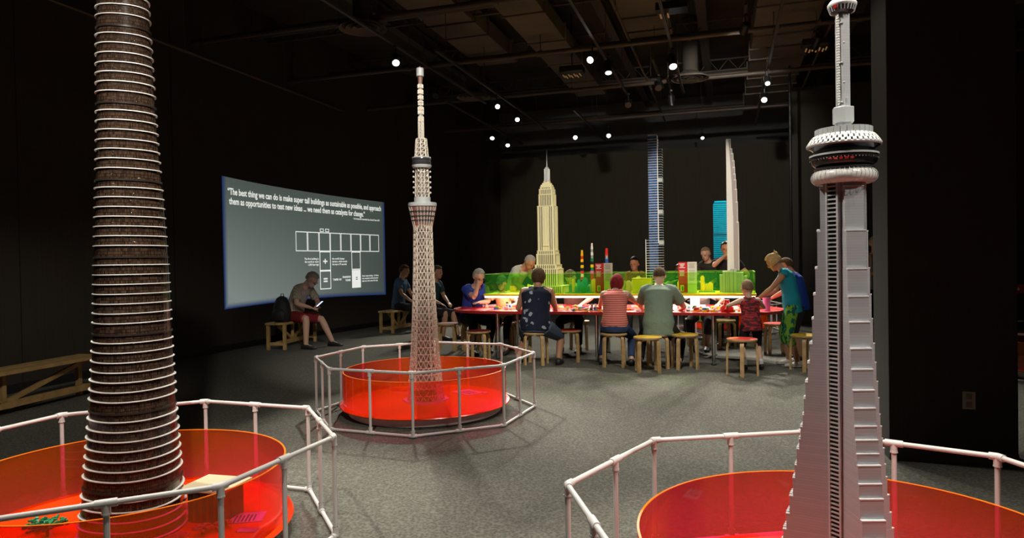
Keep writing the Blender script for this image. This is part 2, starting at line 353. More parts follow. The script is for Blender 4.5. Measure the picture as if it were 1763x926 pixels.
for i, (uv, a, b, lb) in enumerate([((681, 101), 3., 4., 'lighting track over the lattice tower'), ((872, 190), 3.5, 3.2, 'lighting track of the left pair of spotlights'), ((861, 240), 3.5, 2, 'lighting track near the back left corner'), ((1034, 108), 3.5, 3., 'lighting track over the middle of the room'), ((1133, 147), 1., 1., 'short lighting track behind the round diffuser'), ((1155, 172), 1., 1., 'short lighting track below the round diffuser'), ((1157, 105), 4.5, 3., 'lighting track carrying the largest spotlight'), ((1018, 232), 2., 2., 'lighting track over the back of the table'), ((1318, 155), 4.5, 4.5, 'lighting track over the right end of the table')]):
    p, q = topq(atz(*uv, ZL)); track(p, q-a, q+b, ZL+.2, lb)
# lamps above the picture that light the near plinths and towers
near = [((-2.9, 3.9, 4.4), SHA+V((0, 0, 1.6)), 'overhead spotlight left of the dark glass tower', P_NEAR*1.3, 50),
 ((-.9, 2.0, 4.4), SHA+V((.2, 0, .3)), 'overhead spotlight right of the dark glass tower', P_NEAR, 44),
 ((-1.0, 4.9, 4.4), SHA+V((.4, .2, 0)), 'overhead spotlight behind the dark glass tower', P_NEAR*1.1, 46),
 ((1.9, 3.9, 4.4), CNT+V((0, 0, .2)), 'overhead spotlight behind the grey concrete tower', P_NEAR*.8, 46),
 ((2.2, 1.3, 4.4), CNT+V((0, 0, 1.4)), 'overhead spotlight right of the grey concrete tower', P_NEAR*.5, 46),
 ((2.6, .5, 4.4), CNX+V((0, 0, 1.1)), 'added overhead spotlight in front of the grey concrete tower', P_NEAR*.8, 50),  # added key, placed to light the right fin's end faces
 ((1.25, 2.15, 5.1), CNX, 'overhead spotlight straight above the grey concrete tower', P_NEAR*1.1, 44),
 ((-.7, 2.5, 4.4), CNX+V((0, 0, .9)), 'overhead spotlight left of the grey concrete tower', P_NEAR*1.3, 50),
 ((-.9, 1.1, 4.2), SHA+V((0, 0, 2.3)), 'added overhead spotlight in front of the dark glass tower', P_NEAR*1.5, 50),  # added to brighten the tower's upper floor rings
 ((-.2, 3.2, 4.4), SKY+V((0, 0, 2.3)), 'overhead spotlight in front of the white lattice tower', P_TOWER*1.6, 34),
 ((.6, 4.0, 4.4), (.2, 4.9, 0), 'overhead spotlight over the open carpet', P_FLOOR*.6, 60),
 ((-3.6, 5.2, 4.4), (-5.2, 6.9, .6), 'added overhead spotlight aimed at the left wall bench', 34, 50),  # added lamp that lifts the dim bench
 ((2.2, 5.6, 4.4), (1.7, 6.8, 0), 'overhead spotlight over the carpet by the column', P_FLOOR*1.1, 66)]
near += [((.6, 5.6, 4.5), (2.66, 4.9, 2.1), 'added overhead spotlight aimed at the side of the column', 110, 42),  # added to brighten the column's side face
 ((.2, 6.6, 4.5), (.55, 9.95, 2.0), 'added overhead spotlight aimed at the cream skyscraper', P_TABLE*.7, 30),  # added front key for the cream tower, out of view
 ((2.0, 6.4, 4.5), (2.5, 9.4, 2.0), 'added overhead spotlight aimed at the two slender towers', P_TABLE*.7, 34),  # added front key for the slender towers, out of view
 ((3.4, 9.8, 4.7), (4.3, 17.8, 2.2), 'added overhead spotlight washing the back wall', P_TABLE*.45, 70), ((4.6, 10.2, 4.6), (4.13, 13.2, 1.4), 'added overhead spotlight aimed at the cyan tower', P_TABLE*.7, 40),  # both added: one lifts the back wall, the other the cyan tower
 ((.3, 5.2, 4.4), (1.6, 9.3, .6), 'added overhead spotlight aimed at the backs of the people at the table', P_FLOOR*.9, 50),  # added front fill for the people's backs
 ((3.6, 5.0, 4.4), (2.6, 9.0, .6), 'added overhead spotlight aimed at the right end of the table', P_FLOOR*.5, 50)]  # added front fill for the table end
for i, (pos, tg, lb, pw, sz) in enumerate(near):
    spot(V(pos), tg, lb, pw, sz); p, q = topq(V(pos)); track(p, q-.4, q+.4, pos[2]+.2, 'short lighting track holding the '+lb.replace('people at the table', 'people').replace('right end of the table', 'table end').replace('the dark glass', 'dark').replace('the grey concrete', 'grey').replace('the white lattice', 'lattice'))
# ------------------------------------------------------------------ projected picture on the curved wall
def screenmat():
    mt, nt, b = nodes('projected_picture'); N, L = nt.nodes, nt.links
    u, v, _, tc = objxyz(nt, uv=True)
    base = mixc(nt, mathn(nt, 'POWER', mathn(nt, 'MULTIPLY', mathn(nt, 'SUBTRACT', 1., u), mathn(nt, 'SUBTRACT', 1.15, v), ), 1.2), (.055, .070, .060), (.19, .225, .21))
    ed = mathn(nt, 'MINIMUM', mathn(nt, 'MINIMUM', mathn(nt, 'MULTIPLY', u, 2.1), mathn(nt, 'MULTIPLY', mathn(nt, 'SUBTRACT', 1., u), 2.1)), v)
    r = N.new('ShaderNodeMapRange'); r.inputs['From Min'].default_value = .004; r.inputs['From Max'].default_value = .045; L.new(ed, r.inputs['Value'])
    col = mixc(nt, r.outputs[0], (.012, .030, .11), base)
    L.new(col, b.inputs['Emission Color']); b.inputs['Emission Strength'].default_value = 1.
    b.inputs['Base Color'].default_value = (.03, .03, .03, 1); b.inputs['Roughness'].default_value = .8; return mt
scr = empty('projected_picture', on_wall(11.7, 0), 0, 'large grey projected picture with a quotation and an outline diagram on the curved left wall', 'projection')
inv = -V(scr.location)
s0, s1, z0, z1 = 9.38, 14.05, .69, 2.89
mb = MB(); uv = []; n = 40; rows = [(.0, z0), (.25, None), (.5, None), (.75, None), (1., z1)]
for i in range(n+1):
    t = i/n; s = s0+(s1-s0)*t; za = z0+.0*t+.05*sin(pi*t); zb = z1-.10*t-.03*sin(pi*t)
    for k in range(5): mb.v.append(tuple(on_wall(s, za+(zb-za)*k/4, .012)+inv)); uv.append((t, k/4))
for i in range(n):
    for k in range(4): a = i*5+k; mb.f.append((a, a+5, a+6, a+1))
mb.uv = uv; po = mb.build('picture_field', screenmat(), scr)
so = po.modifiers.new('thickness', 'SOLIDIFY'); so.thickness = .006; so.offset = 0
M_GLOW = mat('projected_white', (1, 1, 1), .6, emit=(.93, .96, .9), es=.82); M_DARKTXT = mat('projected_dark', (.02, .02, .02), .6, emit=(.06, .08, .07), es=1.)
def text_mesh(s, size, align='LEFT', bold=0., space=1.):
    cu = bpy.data.curves.new('t', 'FONT'); cu.body = s; cu.size = size; cu.align_x = align; cu.offset = bold; cu.space_character = space; cu.resolution_u = 3
    o = bpy.data.objects.new('t', cu); C.objects.link(o); dg = bpy.context.evaluated_depsgraph_get(); dg.update()
    me = bpy.data.meshes.new_from_object(o.evaluated_get(dg)); bpy.data.objects.remove(o)
    vs = [tuple(p.co) for p in me.vertices]; fs = [tuple(p.vertices) for p in me.polygons]; bpy.data.meshes.remove(me); return vs, fs
def scr_text(s, sa, z, width, size, align='LEFT', bold=.0, slope=0., mt=None, off=.02, name='lettering'):
    vs, fs = text_mesh(s, size, align, bold); x0 = min(v[0] for v in vs); x1 = max(v[0] for v in vs); k = width/(x1-x0) if width else 1
    ref = x0 if align == 'LEFT' else (x1 if align == 'RIGHT' else (x0+x1)/2)
    mb = MB(); mb.add([tuple(on_wall(sa+(v[0]-ref)*k, z+v[1]+slope*(v[0]-ref)*k, off)+inv) for v in vs], fs); mb.build(name, mt or M_GLOW, scr)
scr_text('“The best thing we can do is make super tall buildings as sustainable as possible, and approach', 9.50, 2.600, 4.42, .155, bold=.0035, slope=-.004)
scr_text('them as opportunities to test new ideas ... we need them as catalysts for change.”', 9.53, 2.44, 3.80, .155, bold=.0035, slope=-.004)
scr_text('Ken Shuttleworth, Sustainable Cities, Shanghai Tower, 2010', 13.86, 2.35, .92, .05, 'RIGHT', .001)
fr = MB()
def line(a, b, wd=.018):
    (sa, za), (sb, zb) = a, b; n = max(1, int(abs(sb-sa)/.15)+1)
    for i in range(n):
        t0, t1 = i/n, (i+1)/n; A = (sa+(sb-sa)*t0, za+(zb-za)*t0); B = (sa+(sb-sa)*t1, za+(zb-za)*t1)
        if abs(sb-sa) > abs(zb-za): q = [(A[0]-(wd/2 if i == 0 else 0), A[1]-wd/2), (B[0]+(wd/2 if i == n-1 else 0), B[1]-wd/2), (B[0]+(wd/2 if i == n-1 else 0), B[1]+wd/2), (A[0]-(wd/2 if i == 0 else 0), A[1]+wd/2)]
        else: q = [(A[0]-wd/2, A[1]), (A[0]+wd/2, A[1]), (B[0]+wd/2, B[1]), (B[0]-wd/2, B[1])]
        fr.add([tuple(on_wall(x, z, .02)+inv) for x, z in q], [(0, 1, 2, 3)])
def rect(a, b, c, d, wd=.018):
    line((a, c), (b, c), wd); line((a, d), (b, d), wd); line((a, c), (a, d), wd); line((b, c), (b, d), wd)
for k in range(8): rect(11.183+.33*k+.012, 11.183+.33*(k+1)-.012, 1.672, 2.035, .016)
rect(11.86, 12.17, 1.285, 1.655); rect(11.86, 12.17, .915, 1.27); rect(12.85, 13.14, 1.29, 1.655)
rect(11.88, 11.98, 2.06, 2.11, .014); rect(12.04, 12.14, 2.06, 2.11, .014)
for sx, z, a, b in ((12.015, 1.465, .10, .028), (12.015, 1.465, .028, .10), (12.015, 1.115, .085, .03), (12.015, 1.065, .085, .03)):
    line((sx-a/2, z), (sx+a/2, z), b) if a > b else line((sx, z-b/2), (sx, z+b/2), a)
fr.build('diagram_outline', M_GLOW, scr)
blk = MB(); 
for i in range(4):
    a = 12.845+.075*i; blk.add([tuple(on_wall(x, z, .02)+inv) for x, z in ((a, .895), (a+.075, .895), (a+.075, 1.275), (a, 1.275))], [(0, 1, 2, 3)])
blk.build('filled_cell', M_GLOW, scr)
eq = MB()
for z in (1.105, 1.065): eq.add([tuple(on_wall(x, zz, .026)+inv) for x, zz in ((12.965, z), (13.03, z), (13.03, z+.018), (12.965, z+.018))], [(0, 1, 2, 3)])
eq.build('equals_mark', M_DARKTXT, scr)
for i, t in enumerate(['The first building in', 'the world to reach', '1,500 feet high']): scr_text(t, 11.82, 1.50-.057*i, None, .052, 'RIGHT', .0012)
for i, t in enumerate(['the world’s fastest', 'elevator, which travels', 'the top in 37 seconds']): scr_text(t, 12.22, 1.50-.057*i, None, .052, 'LEFT', .0012)
scr_text('TAIPEI 101', 12.24, 1.07, .26, .055, bold=.002); scr_text('SHANGHAI', 12.80, 1.115, .26, .055, 'RIGHT', .002); scr_text('TOWER', 12.80, 1.045, .17, .055, 'RIGHT', .002)
for i, t in enumerate(['China’s tallest building – 121 floors', 'when completed, it will be the second', 'tallest tower built to date, 632 m high']): scr_text(t, 13.19, 1.125-.055*i, .60-.02*i, .045, 'LEFT', .001)

# ------------------------------------------------------------------ plinths and their pipe fences
def plinth(loc, label, panels=()):
    e = empty('display_plinth', loc, 0, label, 'display plinth', 'round plinths that carry the towers')
    mb = MB(); mb.lathe([(.001, 0), (.70, 0), (.72, .012), (.72, .07), (.001, .07)], 72); mb.build('plinth_base', M_PLBASE, e, smooth=True)
    mb = MB(); mb.lathe([(.001, .07), (.735, .07), (.80, .086), (.806, .093), (.80, .10), (.001, .10)], 96); mb.build('plinth_top', M_REDTOP, e, smooth=True)
    mb = MB(); mb.lathe([(.762, .1002), (.770, .1002), (.770, .405), (.762, .405)], 128, closed=True); mb.build('acrylic_guard', M_ORANGE, e, smooth=True)
    mb = MB(); mb.lathe([(.7615, .4052), (.7705, .4052), (.7705, .408), (.7615, .408)], 128, closed=True); mb.build('guard_edge', mat('orange_edge', (1, .22, .01), .3), e, smooth=True)
    for (a, r, wd, dp, mt) in panels:
        p = MB(); p.box((0, 0, .003), (wd, dp, .006)); t = p.build('information_plate', mt, e, bevel=.001, loc=(r*cos(a), r*sin(a), .10), rz=a+pi/2)
        q = MB()
        for i in range(6): q.box((-.02+.004*(i % 2), dp*(.32-.11*i), .0068), (wd*(.75-.06*(i % 3)), dp*.045, .001))
        q.build('plate_print', M_DARKTXT if mt != M_PINKPL else M_WHITE, t)
    return e
M_PINKPL = mat('magenta_plate', (.65, .02, .45), .4); M_PALEPL = mat('pale_plate', (.75, .68, .66), .4)
plinth(SKY, 'round red plinth under the white lattice tower, with orange clear guard', [(radians(40), .50, .26, .2, M_PALEPL), (radians(28), .62, .12, .05, M_PINKPL)])
plinth(SHA, 'round red plinth under the dark glass tower at left, with orange clear guard', [(radians(10), .58, .14, .17, M_PALEPL), (radians(-6), .64, .05, .10, M_PINKPL)])
plinth(CNT, 'round red plinth under the grey concrete tower at right, with orange clear guard', [(radians(150), .60, .26, .16, M_PALEPL), (radians(60), .6, .16, .1, M_PALEPL)])

R_F, H_F = 1.042, .527
def fence(loc, th, label, sweep=1):
    e = empty('pipe_fence', loc, 0, label, 'fence', 'eight sided white pipe fences around the plinths')
    pts = []
    for k in range(16):
        a = th+k*pi/8; r = R_F if k % 2 == 0 else R_F*cos(pi/8); pts.append(V((r*cos(a), r*sin(a), 0)))
    r = .0115
    for k in range(0, 16, 2):
        for z, nm in ((H_F, 'top_rail'), (.018, 'bottom_rail')):
            a, b = pts[k]+V((0, 0, z)), pts[(k+2) % 16]+V((0, 0, z)); mb = MB(); mb.tube([a, b], r, 12); mb.build(nm, M_PVC, e, smooth=True)
    for k in range(16):
        p = pts[k]; mb = MB(); mb.tube([p+V((0, 0, .018)), p+V((0, 0, H_F))], r, 12); mb.build('post', M_PVC, e, smooth=True)
        d = (pts[(k+1) % 16]-p).normalized(); d2 = (pts[k-1]-p).normalized()
        for z, sg in ((H_F, -1), (.018, 1)):
            mb = MB(); o = V((0, 0, z)); up = V((0, 0, sg))
            if k % 2: mb.tube([p+o+d*.038, p+o+d2*.038], .0165, 12)
            else:
                mb.tube([p+o+d*.032, p+o+d*.012, p+o, p+o+d2*.012, p+o+d2*.032], .0165, 12)
            mb.tube([p+o, p+o+up*.044], .0160, 12); mb.tube([p+o+up*.038, p+o+up*.044], .0175, 12)
            if z < .1:
                for q in range(len(mb.v)): mb.v[q] = (mb.v[q][0], mb.v[q][1], max(mb.v[q][2], .001))
            mb.build('pipe_fitting', M_PVC, e, smooth=True)
    return e
fence(SKY, 3.1675, 'white pipe fence around the white lattice tower'); fence(SHA, -.7259, 'white pipe fence around the dark glass tower at left'); fence(CNT, 2.8939, 'white pipe fence around the grey concrete tower at right')

# ------------------------------------------------------------------ the lattice broadcasting tower
M_CREAMB = mat('cream_bricks', (.74, .66, .56), .35); M_LGREY = mat('light_grey_bricks', (.50, .52, .52), .35); M_DGREY = mat('dark_grey_bricks', (.045, .045, .05), .3)
sk = empty('lattice_tower_model', SKY+V((0, 0, .10)), 0, 'tall white lattice tower model with two round decks, in the middle fence', 'tower model')
PX = 1/180.2
def skr(z):   # body radius over the plinth
    T = [(0, .178), (.05, .168), (.18, .155), (.40, .137), (.65, .120), (1.0, .104), (1.35, .092), (1.66, .086)]
    for (a, ra), (b, rb) in zip(T, T[1:]):
        if z <= b: return ra+(rb-ra)*(z-a)/(b-a)
    return T[-1][1]
def zof(v): return 1.42+(451-v)*PX-.10
mb = MB(); mb.lathe([(.225, 0), (.225, .012), (.001, .012)], 8); mb.v = mb.v; mb.build('foot_plate', mat('foot_plate_white', (.72, .66, .62), .35), sk)
lat = MB(); lev = [i*zof(388)/26 for i in range(27)]; nS = 18; rt = .0034
mb = MB(); mb.lathe([(skr(z)*.62, z) for z in [.012]+lev[1:]], 12); mb.build('inner_core', M_BROWN if False else mat('core_taupe', (.34, .26, .22), .5, vary=.3, vs=40), sk)
lat_b = []
for li, (za, zb) in enumerate(zip(lev, lev[1:])):
    ra, rb = skr(za), skr(zb)+.003; seg = MB(); j = (li % 2)*.5
    for k in range(nS):
        a0, a1 = 2*pi*k/nS, 2*pi*(k+1)/nS; am = (a0+a1)/2
        P = lambda r, a, z: V((r*cos(a), r*sin(a), z))
        seg.bar(P(rb, a0, zb), P(rb, a1, zb), rt*2.0, rt*1.8)
        seg.bar(P(ra, a0, za), P(rb-.002, am, zb), rt*1.5); seg.bar(P(ra, a1, za), P(rb-.002, am, zb), rt*1.5)
        if k % 3 == 0: seg.bar(P(ra, a0, za), P(rb, a0, zb), rt*2.4)
        seg.bar(P(rb, a0, zb), P(rb*.66, a0, zb), rt*1.2)
    seg.build('lattice_section', M_CREAMB, sk)
zd = zof(388)
def ringpart(name, mt, prof, n=40, smooth=True):
    mb = MB(); mb.lathe([(r*PX, zof(v)) for r, v in prof], n); return mb.build(name, mt, sk, smooth=smooth)
ringpart('lower_deck', mat('deck_brown', (.24, .16, .14), .35), [(15, 392), (17, 387), (22.5, 358), (22.5, 352)])
for v, r in ((380, 18.6), (373, 20.2), (365, 21.8)): ringpart('deck_window_band', M_DGREY, [(r, v+1.6), (r+.9, v), (r+.6, v-1.6)])
ringpart('deck_roof', M_LGREY, [(24, 356), (24.5, 352), (24, 349.5), (16, 349)])
for k in range(24):
    a = 2*pi*k/24; mb = MB(); mb.bar((15.5*PX*cos(a), 15.5*PX*sin(a), zof(396)), (23.6*PX*cos(a), 23.6*PX*sin(a), zof(357)), .005); mb.build('deck_strut', M_CREAMB if k % 8 else mat('strut_red', (.45, .08, .06), .4), sk)
ringpart('drum', M_LGREY, [(14, 349), (14, 340), (.1, 340)])
ringpart('inner_shaft', mat('shaft_taupe', (.32, .28, .25), .5), [(8, 341), (8, 288)])
up = MB(); n = 12
for li in range(6):
    va, vb = 340-li*8.6, 340-(li+1)*8.6; r = 12.2-li*.25
    for k in range(n):
        a0, a1 = 2*pi*k/n, 2*pi*(k+1)/n; P = lambda r_, a, v: V((r_*PX*cos(a), r_*PX*sin(a), zof(v)))
        up.bar(P(r, a0, va), P(r, a0, vb), .006); up.bar(P(r, a0, va), P(r, a1, vb), .0045); up.bar(P(r, a0, vb), P(r, a1, vb), .005)
up.build('upper_lattice', M_CREAMB, sk)
for li in range(5):
    for k in range(0, 12, 2):
        a = 2*pi*(k+.5)/12; mb = MB(); mb.ell((14.2*PX*cos(a), 14.2*PX*sin(a), zof(296+li*9)), .011, n=8, m=6); mb.build('dish', mat('dish_white', (.66, .62, .58), .35), sk, smooth=True)
ringpart('upper_deck', M_DGREY, [(10, 292), (15.5, 284), (16.5, 280), (15.5, 279), (15.5, 277), (16.6, 275), (16, 272)])
ringpart('upper_deck_rim', M_LGREY, [(15, 290), (17, 286.5), (17, 285), (12, 284)]); ringpart('upper_deck_roof', M_LGREY, [(16.2, 273), (16.2, 271.5), (8, 270)])
ant = MB(); n = 8
for li in range(4):
    va, vb = 271-li*7.8, 271-(li+1)*7.8; r, r2 = 11.6-li*.6, 11.6-(li+1)*.6
    for k in range(n):
        a0, a1 = 2*pi*k/n, 2*pi*(k+1)/n; P = lambda r_, a, v: V((r_*PX*cos(a), r_*PX*sin(a), zof(v)))
        ant.bar(P(r, a0, va), P(r2, a0, vb), .007); ant.bar(P(r, a0, va), P(r2, a1, vb), .005); ant.bar(P(r2, a0, vb), P(r2, a1, vb), .006)
ant.build('mast_truss', M_CREAMB, sk); ringpart('mast_inner', mat('shaft_taupe', (.32, .28, .25), .5), [(6, 271), (5, 240)])
mm = MB(); n = 6
for li in range(5):
    va, vb = 240-li*6, 240-(li+1)*6
    for k in range(n):
        a0, a1 = 2*pi*k/n, 2*pi*(k+1)/n; P = lambda r_, a, v: V((r_*PX*cos(a), r_*PX*sin(a), zof(v)))
        mm.bar(P(4.6, a0, va), P(4.6, a0, vb), .006); mm.bar(P(4.6, a0, va), P(4.6, a1, vb), .004); mm.bar(P(4.6, a0, vb), P(4.6, a1, vb), .005)
mm.build('mast_lattice', M_CREAMB, sk)
ringpart('mast_core', M_LGREY, [(2.3, 240), (2.3, 133)])
v = 210.
for hgt, r in ((9, 5.2), (3, 3.6), (7, 5.4), (6, 5.4), (2, 3.6), (4.5, 4.8), (4, 5.0), (2, 3.4), (7, 5.0), (2, 3.4), (8, 5.0), (2, 3.4), (7, 5.0), (2, 3.4)):
    mb = MB(); 
    for k in range(6): a = 2*pi*k/6+.3; mb.box((r*.62*PX*cos(a), r*.62*PX*sin(a), (zof(v)+zof(v-hgt))/2), (r*.68*PX, r*.60*PX, (hgt-.9)*PX), a)
    mb.build('mast_panel', M_CREAMB if r > 4 else M_LGREY, sk); v -= hgt
ringpart('mast_collar', mat('collar_brown', (.22, .12, .09), .5), [(3.6, 145), (4.4, 134)])
ringpart('mast_cap', M_LGREY, [(6, 133), (6.6, 132), (6.3, 131), (6.3, 119.5), (5.4, 118.5), (.1, 118.5)]); ringpart('lightning_rod', M_LGREY, [(.5, 118.5), (.35, 114)])
for sx in (-1, 1):
    a = -pi/2+.3*sx; mb = MB(); mb.box((.14*cos(a), .14*sin(a), .065), (.05, .10, .10), a); mb.build('entrance_block', mat('entrance_dark', (.10, .05, .03), .5), sk)

# ------------------------------------------------------------------ the twisting dark glass tower
def glassmat():
    mt, nt, b = nodes('smoked_glass_bricks'); u, v, _, tc = objxyz(nt, uv=True); N, L = nt.nodes, nt.links
    cu, cv = mathn(nt, 'MULTIPLY', u, 150.), mathn(nt, 'MULTIPLY', v, 1.)
    lu = mathn(nt, 'LESS_THAN', mathn(nt, 'FRACT', cu), .16); lv = mathn(nt, 'LESS_THAN', mathn(nt, 'FRACT', mathn(nt, 'MULTIPLY', v, 3.)), .14)
    wn = N.new('ShaderNodeTexWhiteNoise'); wn.noise_dimensions = '2D'; cb = N.new('ShaderNodeCombineXYZ')
    L.new(mathn(nt, 'FLOOR', cu), cb.inputs[0]); L.new(mathn(nt, 'FLOOR', mathn(nt, 'MULTIPLY', v, 3.)), cb.inputs[1]); L.new(cb.outputs[0], wn.inputs['Vector'])
    c = mixc(nt, wn.outputs['Value'], (.022, .013, .009), (.085, .05, .032)); c = mixc(nt, mathn(nt, 'MAXIMUM', lu, lv), c, (.010, .007, .005))
    L.new(c, b.inputs['Base Color']); b.inputs['Roughness'].default_value = .16; b.inputs['Specular IOR Level'].default_value = .5
    bp = N.new('ShaderNodeBump'); bp.inputs['Strength'].default_value = .35; bp.inputs['Distance'].default_value = .004
    n2 = N.new('ShaderNodeTexWhiteNoise'); L.new(cb.outputs[0], n2.inputs['Vector']); L.new(n2.outputs['Value'], bp.inputs['Height']); L.new(bp.outputs['Normal'], b.inputs['Normal'])
    return mt
M_GLASS = glassmat(); M_SLAB = mat('white_slab', (.80, .79, .75), .3)
sh = empty('twisting_tower_model', V((-1.925, 3.432, .10)), 0, 'tall dark glass tower model with thin white floor rings, at far left', 'tower model')
def shR(z):
    T = [(0, .247), (.05, .243), (.196, .228), (.357, .213), (.614, .195), (.79, .187), (.995, .178), (1.308, .169), (1.6, .155), (1.961, .136), (2.664, .117), (3.2, .09)]
    for (a, ra), (b, rb) in zip(T, T[1:]):
        if z <= b: return ra+(rb-ra)*(z-a)/(b-a)
    return T[-1][1]
def shring(z, grow=0., n=72, r0=None):
    R = (r0 or shR(z))+grow; tw = radians(200)-radians(120)*z/3.16; out = []
    for k in range(n):
        a = 2*pi*k/n; f = 1+.045*cos(3*(a-tw))-.035*math.exp(-((((a-tw+pi) % (2*pi))-pi)/.16)**2)
        out.append(V((R*f*cos(a), R*f*sin(a), z)))
    return out
FH = .047; nf = 67; z = .0
mb = MB(); uvs = []
for i in range(nf+1):
    zz = i*FH; rg = shring(zz, -.004) 
    for k, p in enumerate(rg): mb.v.append(tuple(p)); uvs.append((k/72 if k < 72 else 1, zz/FH))
for i in range(nf):
    for k in range(72): a = i*72+k; b = i*72+(k+1) % 72; mb.f.append((a, b, b+72, a+72))
mb.f.append(tuple(range(71, -1, -1))); mb.f.append(tuple(nf*72+k for k in range(72)))
# uv seam: give every floor cell its u from the angle
mb.uv = uvs; fac = mb.build('glass_facade', M_GLASS, sh, smooth=True)
for poly in fac.data.polygons:
    us = [fac.data.uv_layers[0].data[l].uv[0] for l in poly.loop_indices]
    if max(us)-min(us) > .5:
        for l in poly.loop_indices:
            if fac.data.uv_layers[0].data[l].uv[0] < .5: fac.data.uv_layers[0].data[l].uv[0] += 1.
phase = 3
for i in range(0, nf+1):
    zz = .012+i*FH
    if (i+phase) % 8 == 0:
        mb = MB(); mb.loft([shring(zz-.012, -.010), shring(zz-.012, .0015, r0=None), shring(zz-.004, .0015), shring(zz-.004, -.010)]); mb.build('mechanical_band', mat('band_brown', (.03, .022, .018), .3), sh, smooth=True); continue
    ov = .0035 if i > 16 else .0055
    mb = MB(); mb.loft([shring(zz, -.012), shring(zz, ov), shring(zz+.0042, ov), shring(zz+.0042, -.012)]); mb.build('floor_ring', M_SLAB, sh)
# small podium, planting and a visitor building on the same plinth
pd = empty('podium_model', V((-1.60, 3.56, .10)), radians(-14), 'pale flat roofed podium model beside the foot of the dark glass tower', 'building model')
mb = MB(); mb.box((.03, 0, .175), (.27, .24, .014)); mb.build('roof', mat('tan_bricks', (.66, .55, .36), .4), pd, bevel=.002)
mb = MB(); mb.box((.03, 0, .084), (.20, .18, .168)); mb.build('wall', mat('brown_bricks', (.16, .06, .045), .35), pd)
for k in range(5):
    mb = MB(); mb.box((-.05+k*.04, -.093, .08), (.022, .006, .14)); mb.build('window', M_DGREY, pd)
M_LEAF = mat('green_bricks', (.02, .22, .09), .4, vary=.4, vs=60); M_GTINT = mat('guard_tint_leaves', (.45, .05, .10), .4)  # the pink leaf colour has the orange guard's tint painted in
def bush(loc, label, mt, n=26, r=.06, flat=.5):
    e = empty('toy_shrub', loc, 0, label, 'toy plant', 'toy plants on the left plinth'); mb = MB(); mb.tube([(0, 0, 0), (0, 0, r*.8)], .008, 6); mb.build('trunk', mat('toy_trunk', (.12, .06, .03), .5), e)
    mb = MB()
    for k in range(n):
        a, el = random.uniform(0, 2*pi), random.uniform(.1, 1.3); d = V((cos(a)*cos(el), sin(a)*cos(el), sin(el)*flat)); c = V((0, 0, r*.5)); mb.bar(c, c+d*r*random.uniform(.7, 1.3), .009, .007)
        mb.box(c+d*r, (.014, .014, .009), a)
    mb.build('leaves', mt, e); return e
for (dx, dy, lb, mt, r) in [(-.335, -.10, 'dark green toy shrub at the foot of the dark glass tower', M_LEAF, .085), (-.43, -.03, 'second green toy shrub behind the first one', M_LEAF, .06), (.36, -.20, 'small toy tree with painted red guard tint, in front of the podium model', M_GTINT, .045), (.43, -.10, 'small toy tree with painted red guard tint, right of the podium model', M_GTINT, .045), (.50, -.04, 'farther toy tree with painted red guard tint, right of the podium model', M_GTINT, .04)]: bush(SHA+V((dx, dy, .10)), lb, mt, r=r)

# ------------------------------------------------------------------ the grey concrete tower with three fins
M_CAP = mat('white_cap_tiles', (.80, .80, .80), .3); M_CONC = brickmat('grey_bricks', (.46, .465, .49), .35); M_CONCD = brickmat('grey_bricks_smooth', (.50, .50, .51), .35, seam=.9, vary=.03)
cn_ = empty('concrete_tower_model', CNX+V((0, 0, .10)), 0, 'grey three finned concrete tower model with round pod, in the right foreground', 'tower model')
base_a = atan2(-CNX.y, -CNX.x)                  # towards the camera
STEP = [(0, .31), (.05, .29), (.12, .27), (.19, .25), (.25, .235), (.31, .222), (.37, .209), (.437, .196), (.505, .189), (.553, .182), (.613, .173), (.65, .168), (.695, .160), (.74, .155), (.80, .149), (.86, .140), (.93, .133), (1.0, .123), (1.09, .117), (1.178, .110), (1.273, .102), (1.406, .091), (1.56, .078), (1.60, .0)]
STEP = [(z, L*(.90-.07*max(0, min(1, (z-.4)/1.)))) for z, L in STEP]
legw = lambda z: .084-.020*min(1, z/1.45)
for ai, al in enumerate((25, -95, 145)):
    a = base_a+radians(al); d = V((cos(a), sin(a), 0)); sd = V((-sin(a), cos(a), 0)); mb = MB()
    for (za, L), (zb, _) in zip(STEP, STEP[1:]):
        w_ = legw(za)/2; w2 = w_
        P = [sd*(-w_), d*L+sd*(-w2), d*L+sd*w2, sd*w_]
        mb.loft([[p+V((0, 0, za)) for p in P], [p+V((0, 0, zb)) for p in P]])
    mb.build('fin', M_CONC, cn_)
    for (za, L), (zb, L2) in zip(STEP[:-2], STEP[1:-1]):
        st = MB(); L2 = STEP[[s[0] for s in STEP].index(zb)][1]; hw = legw(za)/2+.0006
        st.loft([[d*(L2-.001)+sd*(-hw)+V((0, 0, z)), d*(L+.0015)+sd*(-hw)+V((0, 0, z)), d*(L+.0015)+sd*hw+V((0, 0, z)), d*(L2-.001)+sd*hw+V((0, 0, z))] for z in (zb-.0030, zb+.0012)])
        if ai == 1:
            for k in (-1, 0, 1): c = d*(L-.003)+sd*(k*.022); st.lathe([(.006, zb), (.006, zb+.006), (.004, zb+.008), (.001, zb+.0082)], 10, (c.x, c.y, 0))
        st.build('step_cap', M_CAP, cn_)
hexr = lambda r, z, rot=0: [V((r*cos(base_a+radians(25+30+rot)+k*pi/3), r*sin(base_a+radians(25+30+rot)+k*pi/3), z)) for k in range(6)]
mb = MB(); mb.loft([hexr(.064, 0), hexr(.060, .8), hexr(.056, 1.60)]); mb.build('core', M_CONCD, cn_)
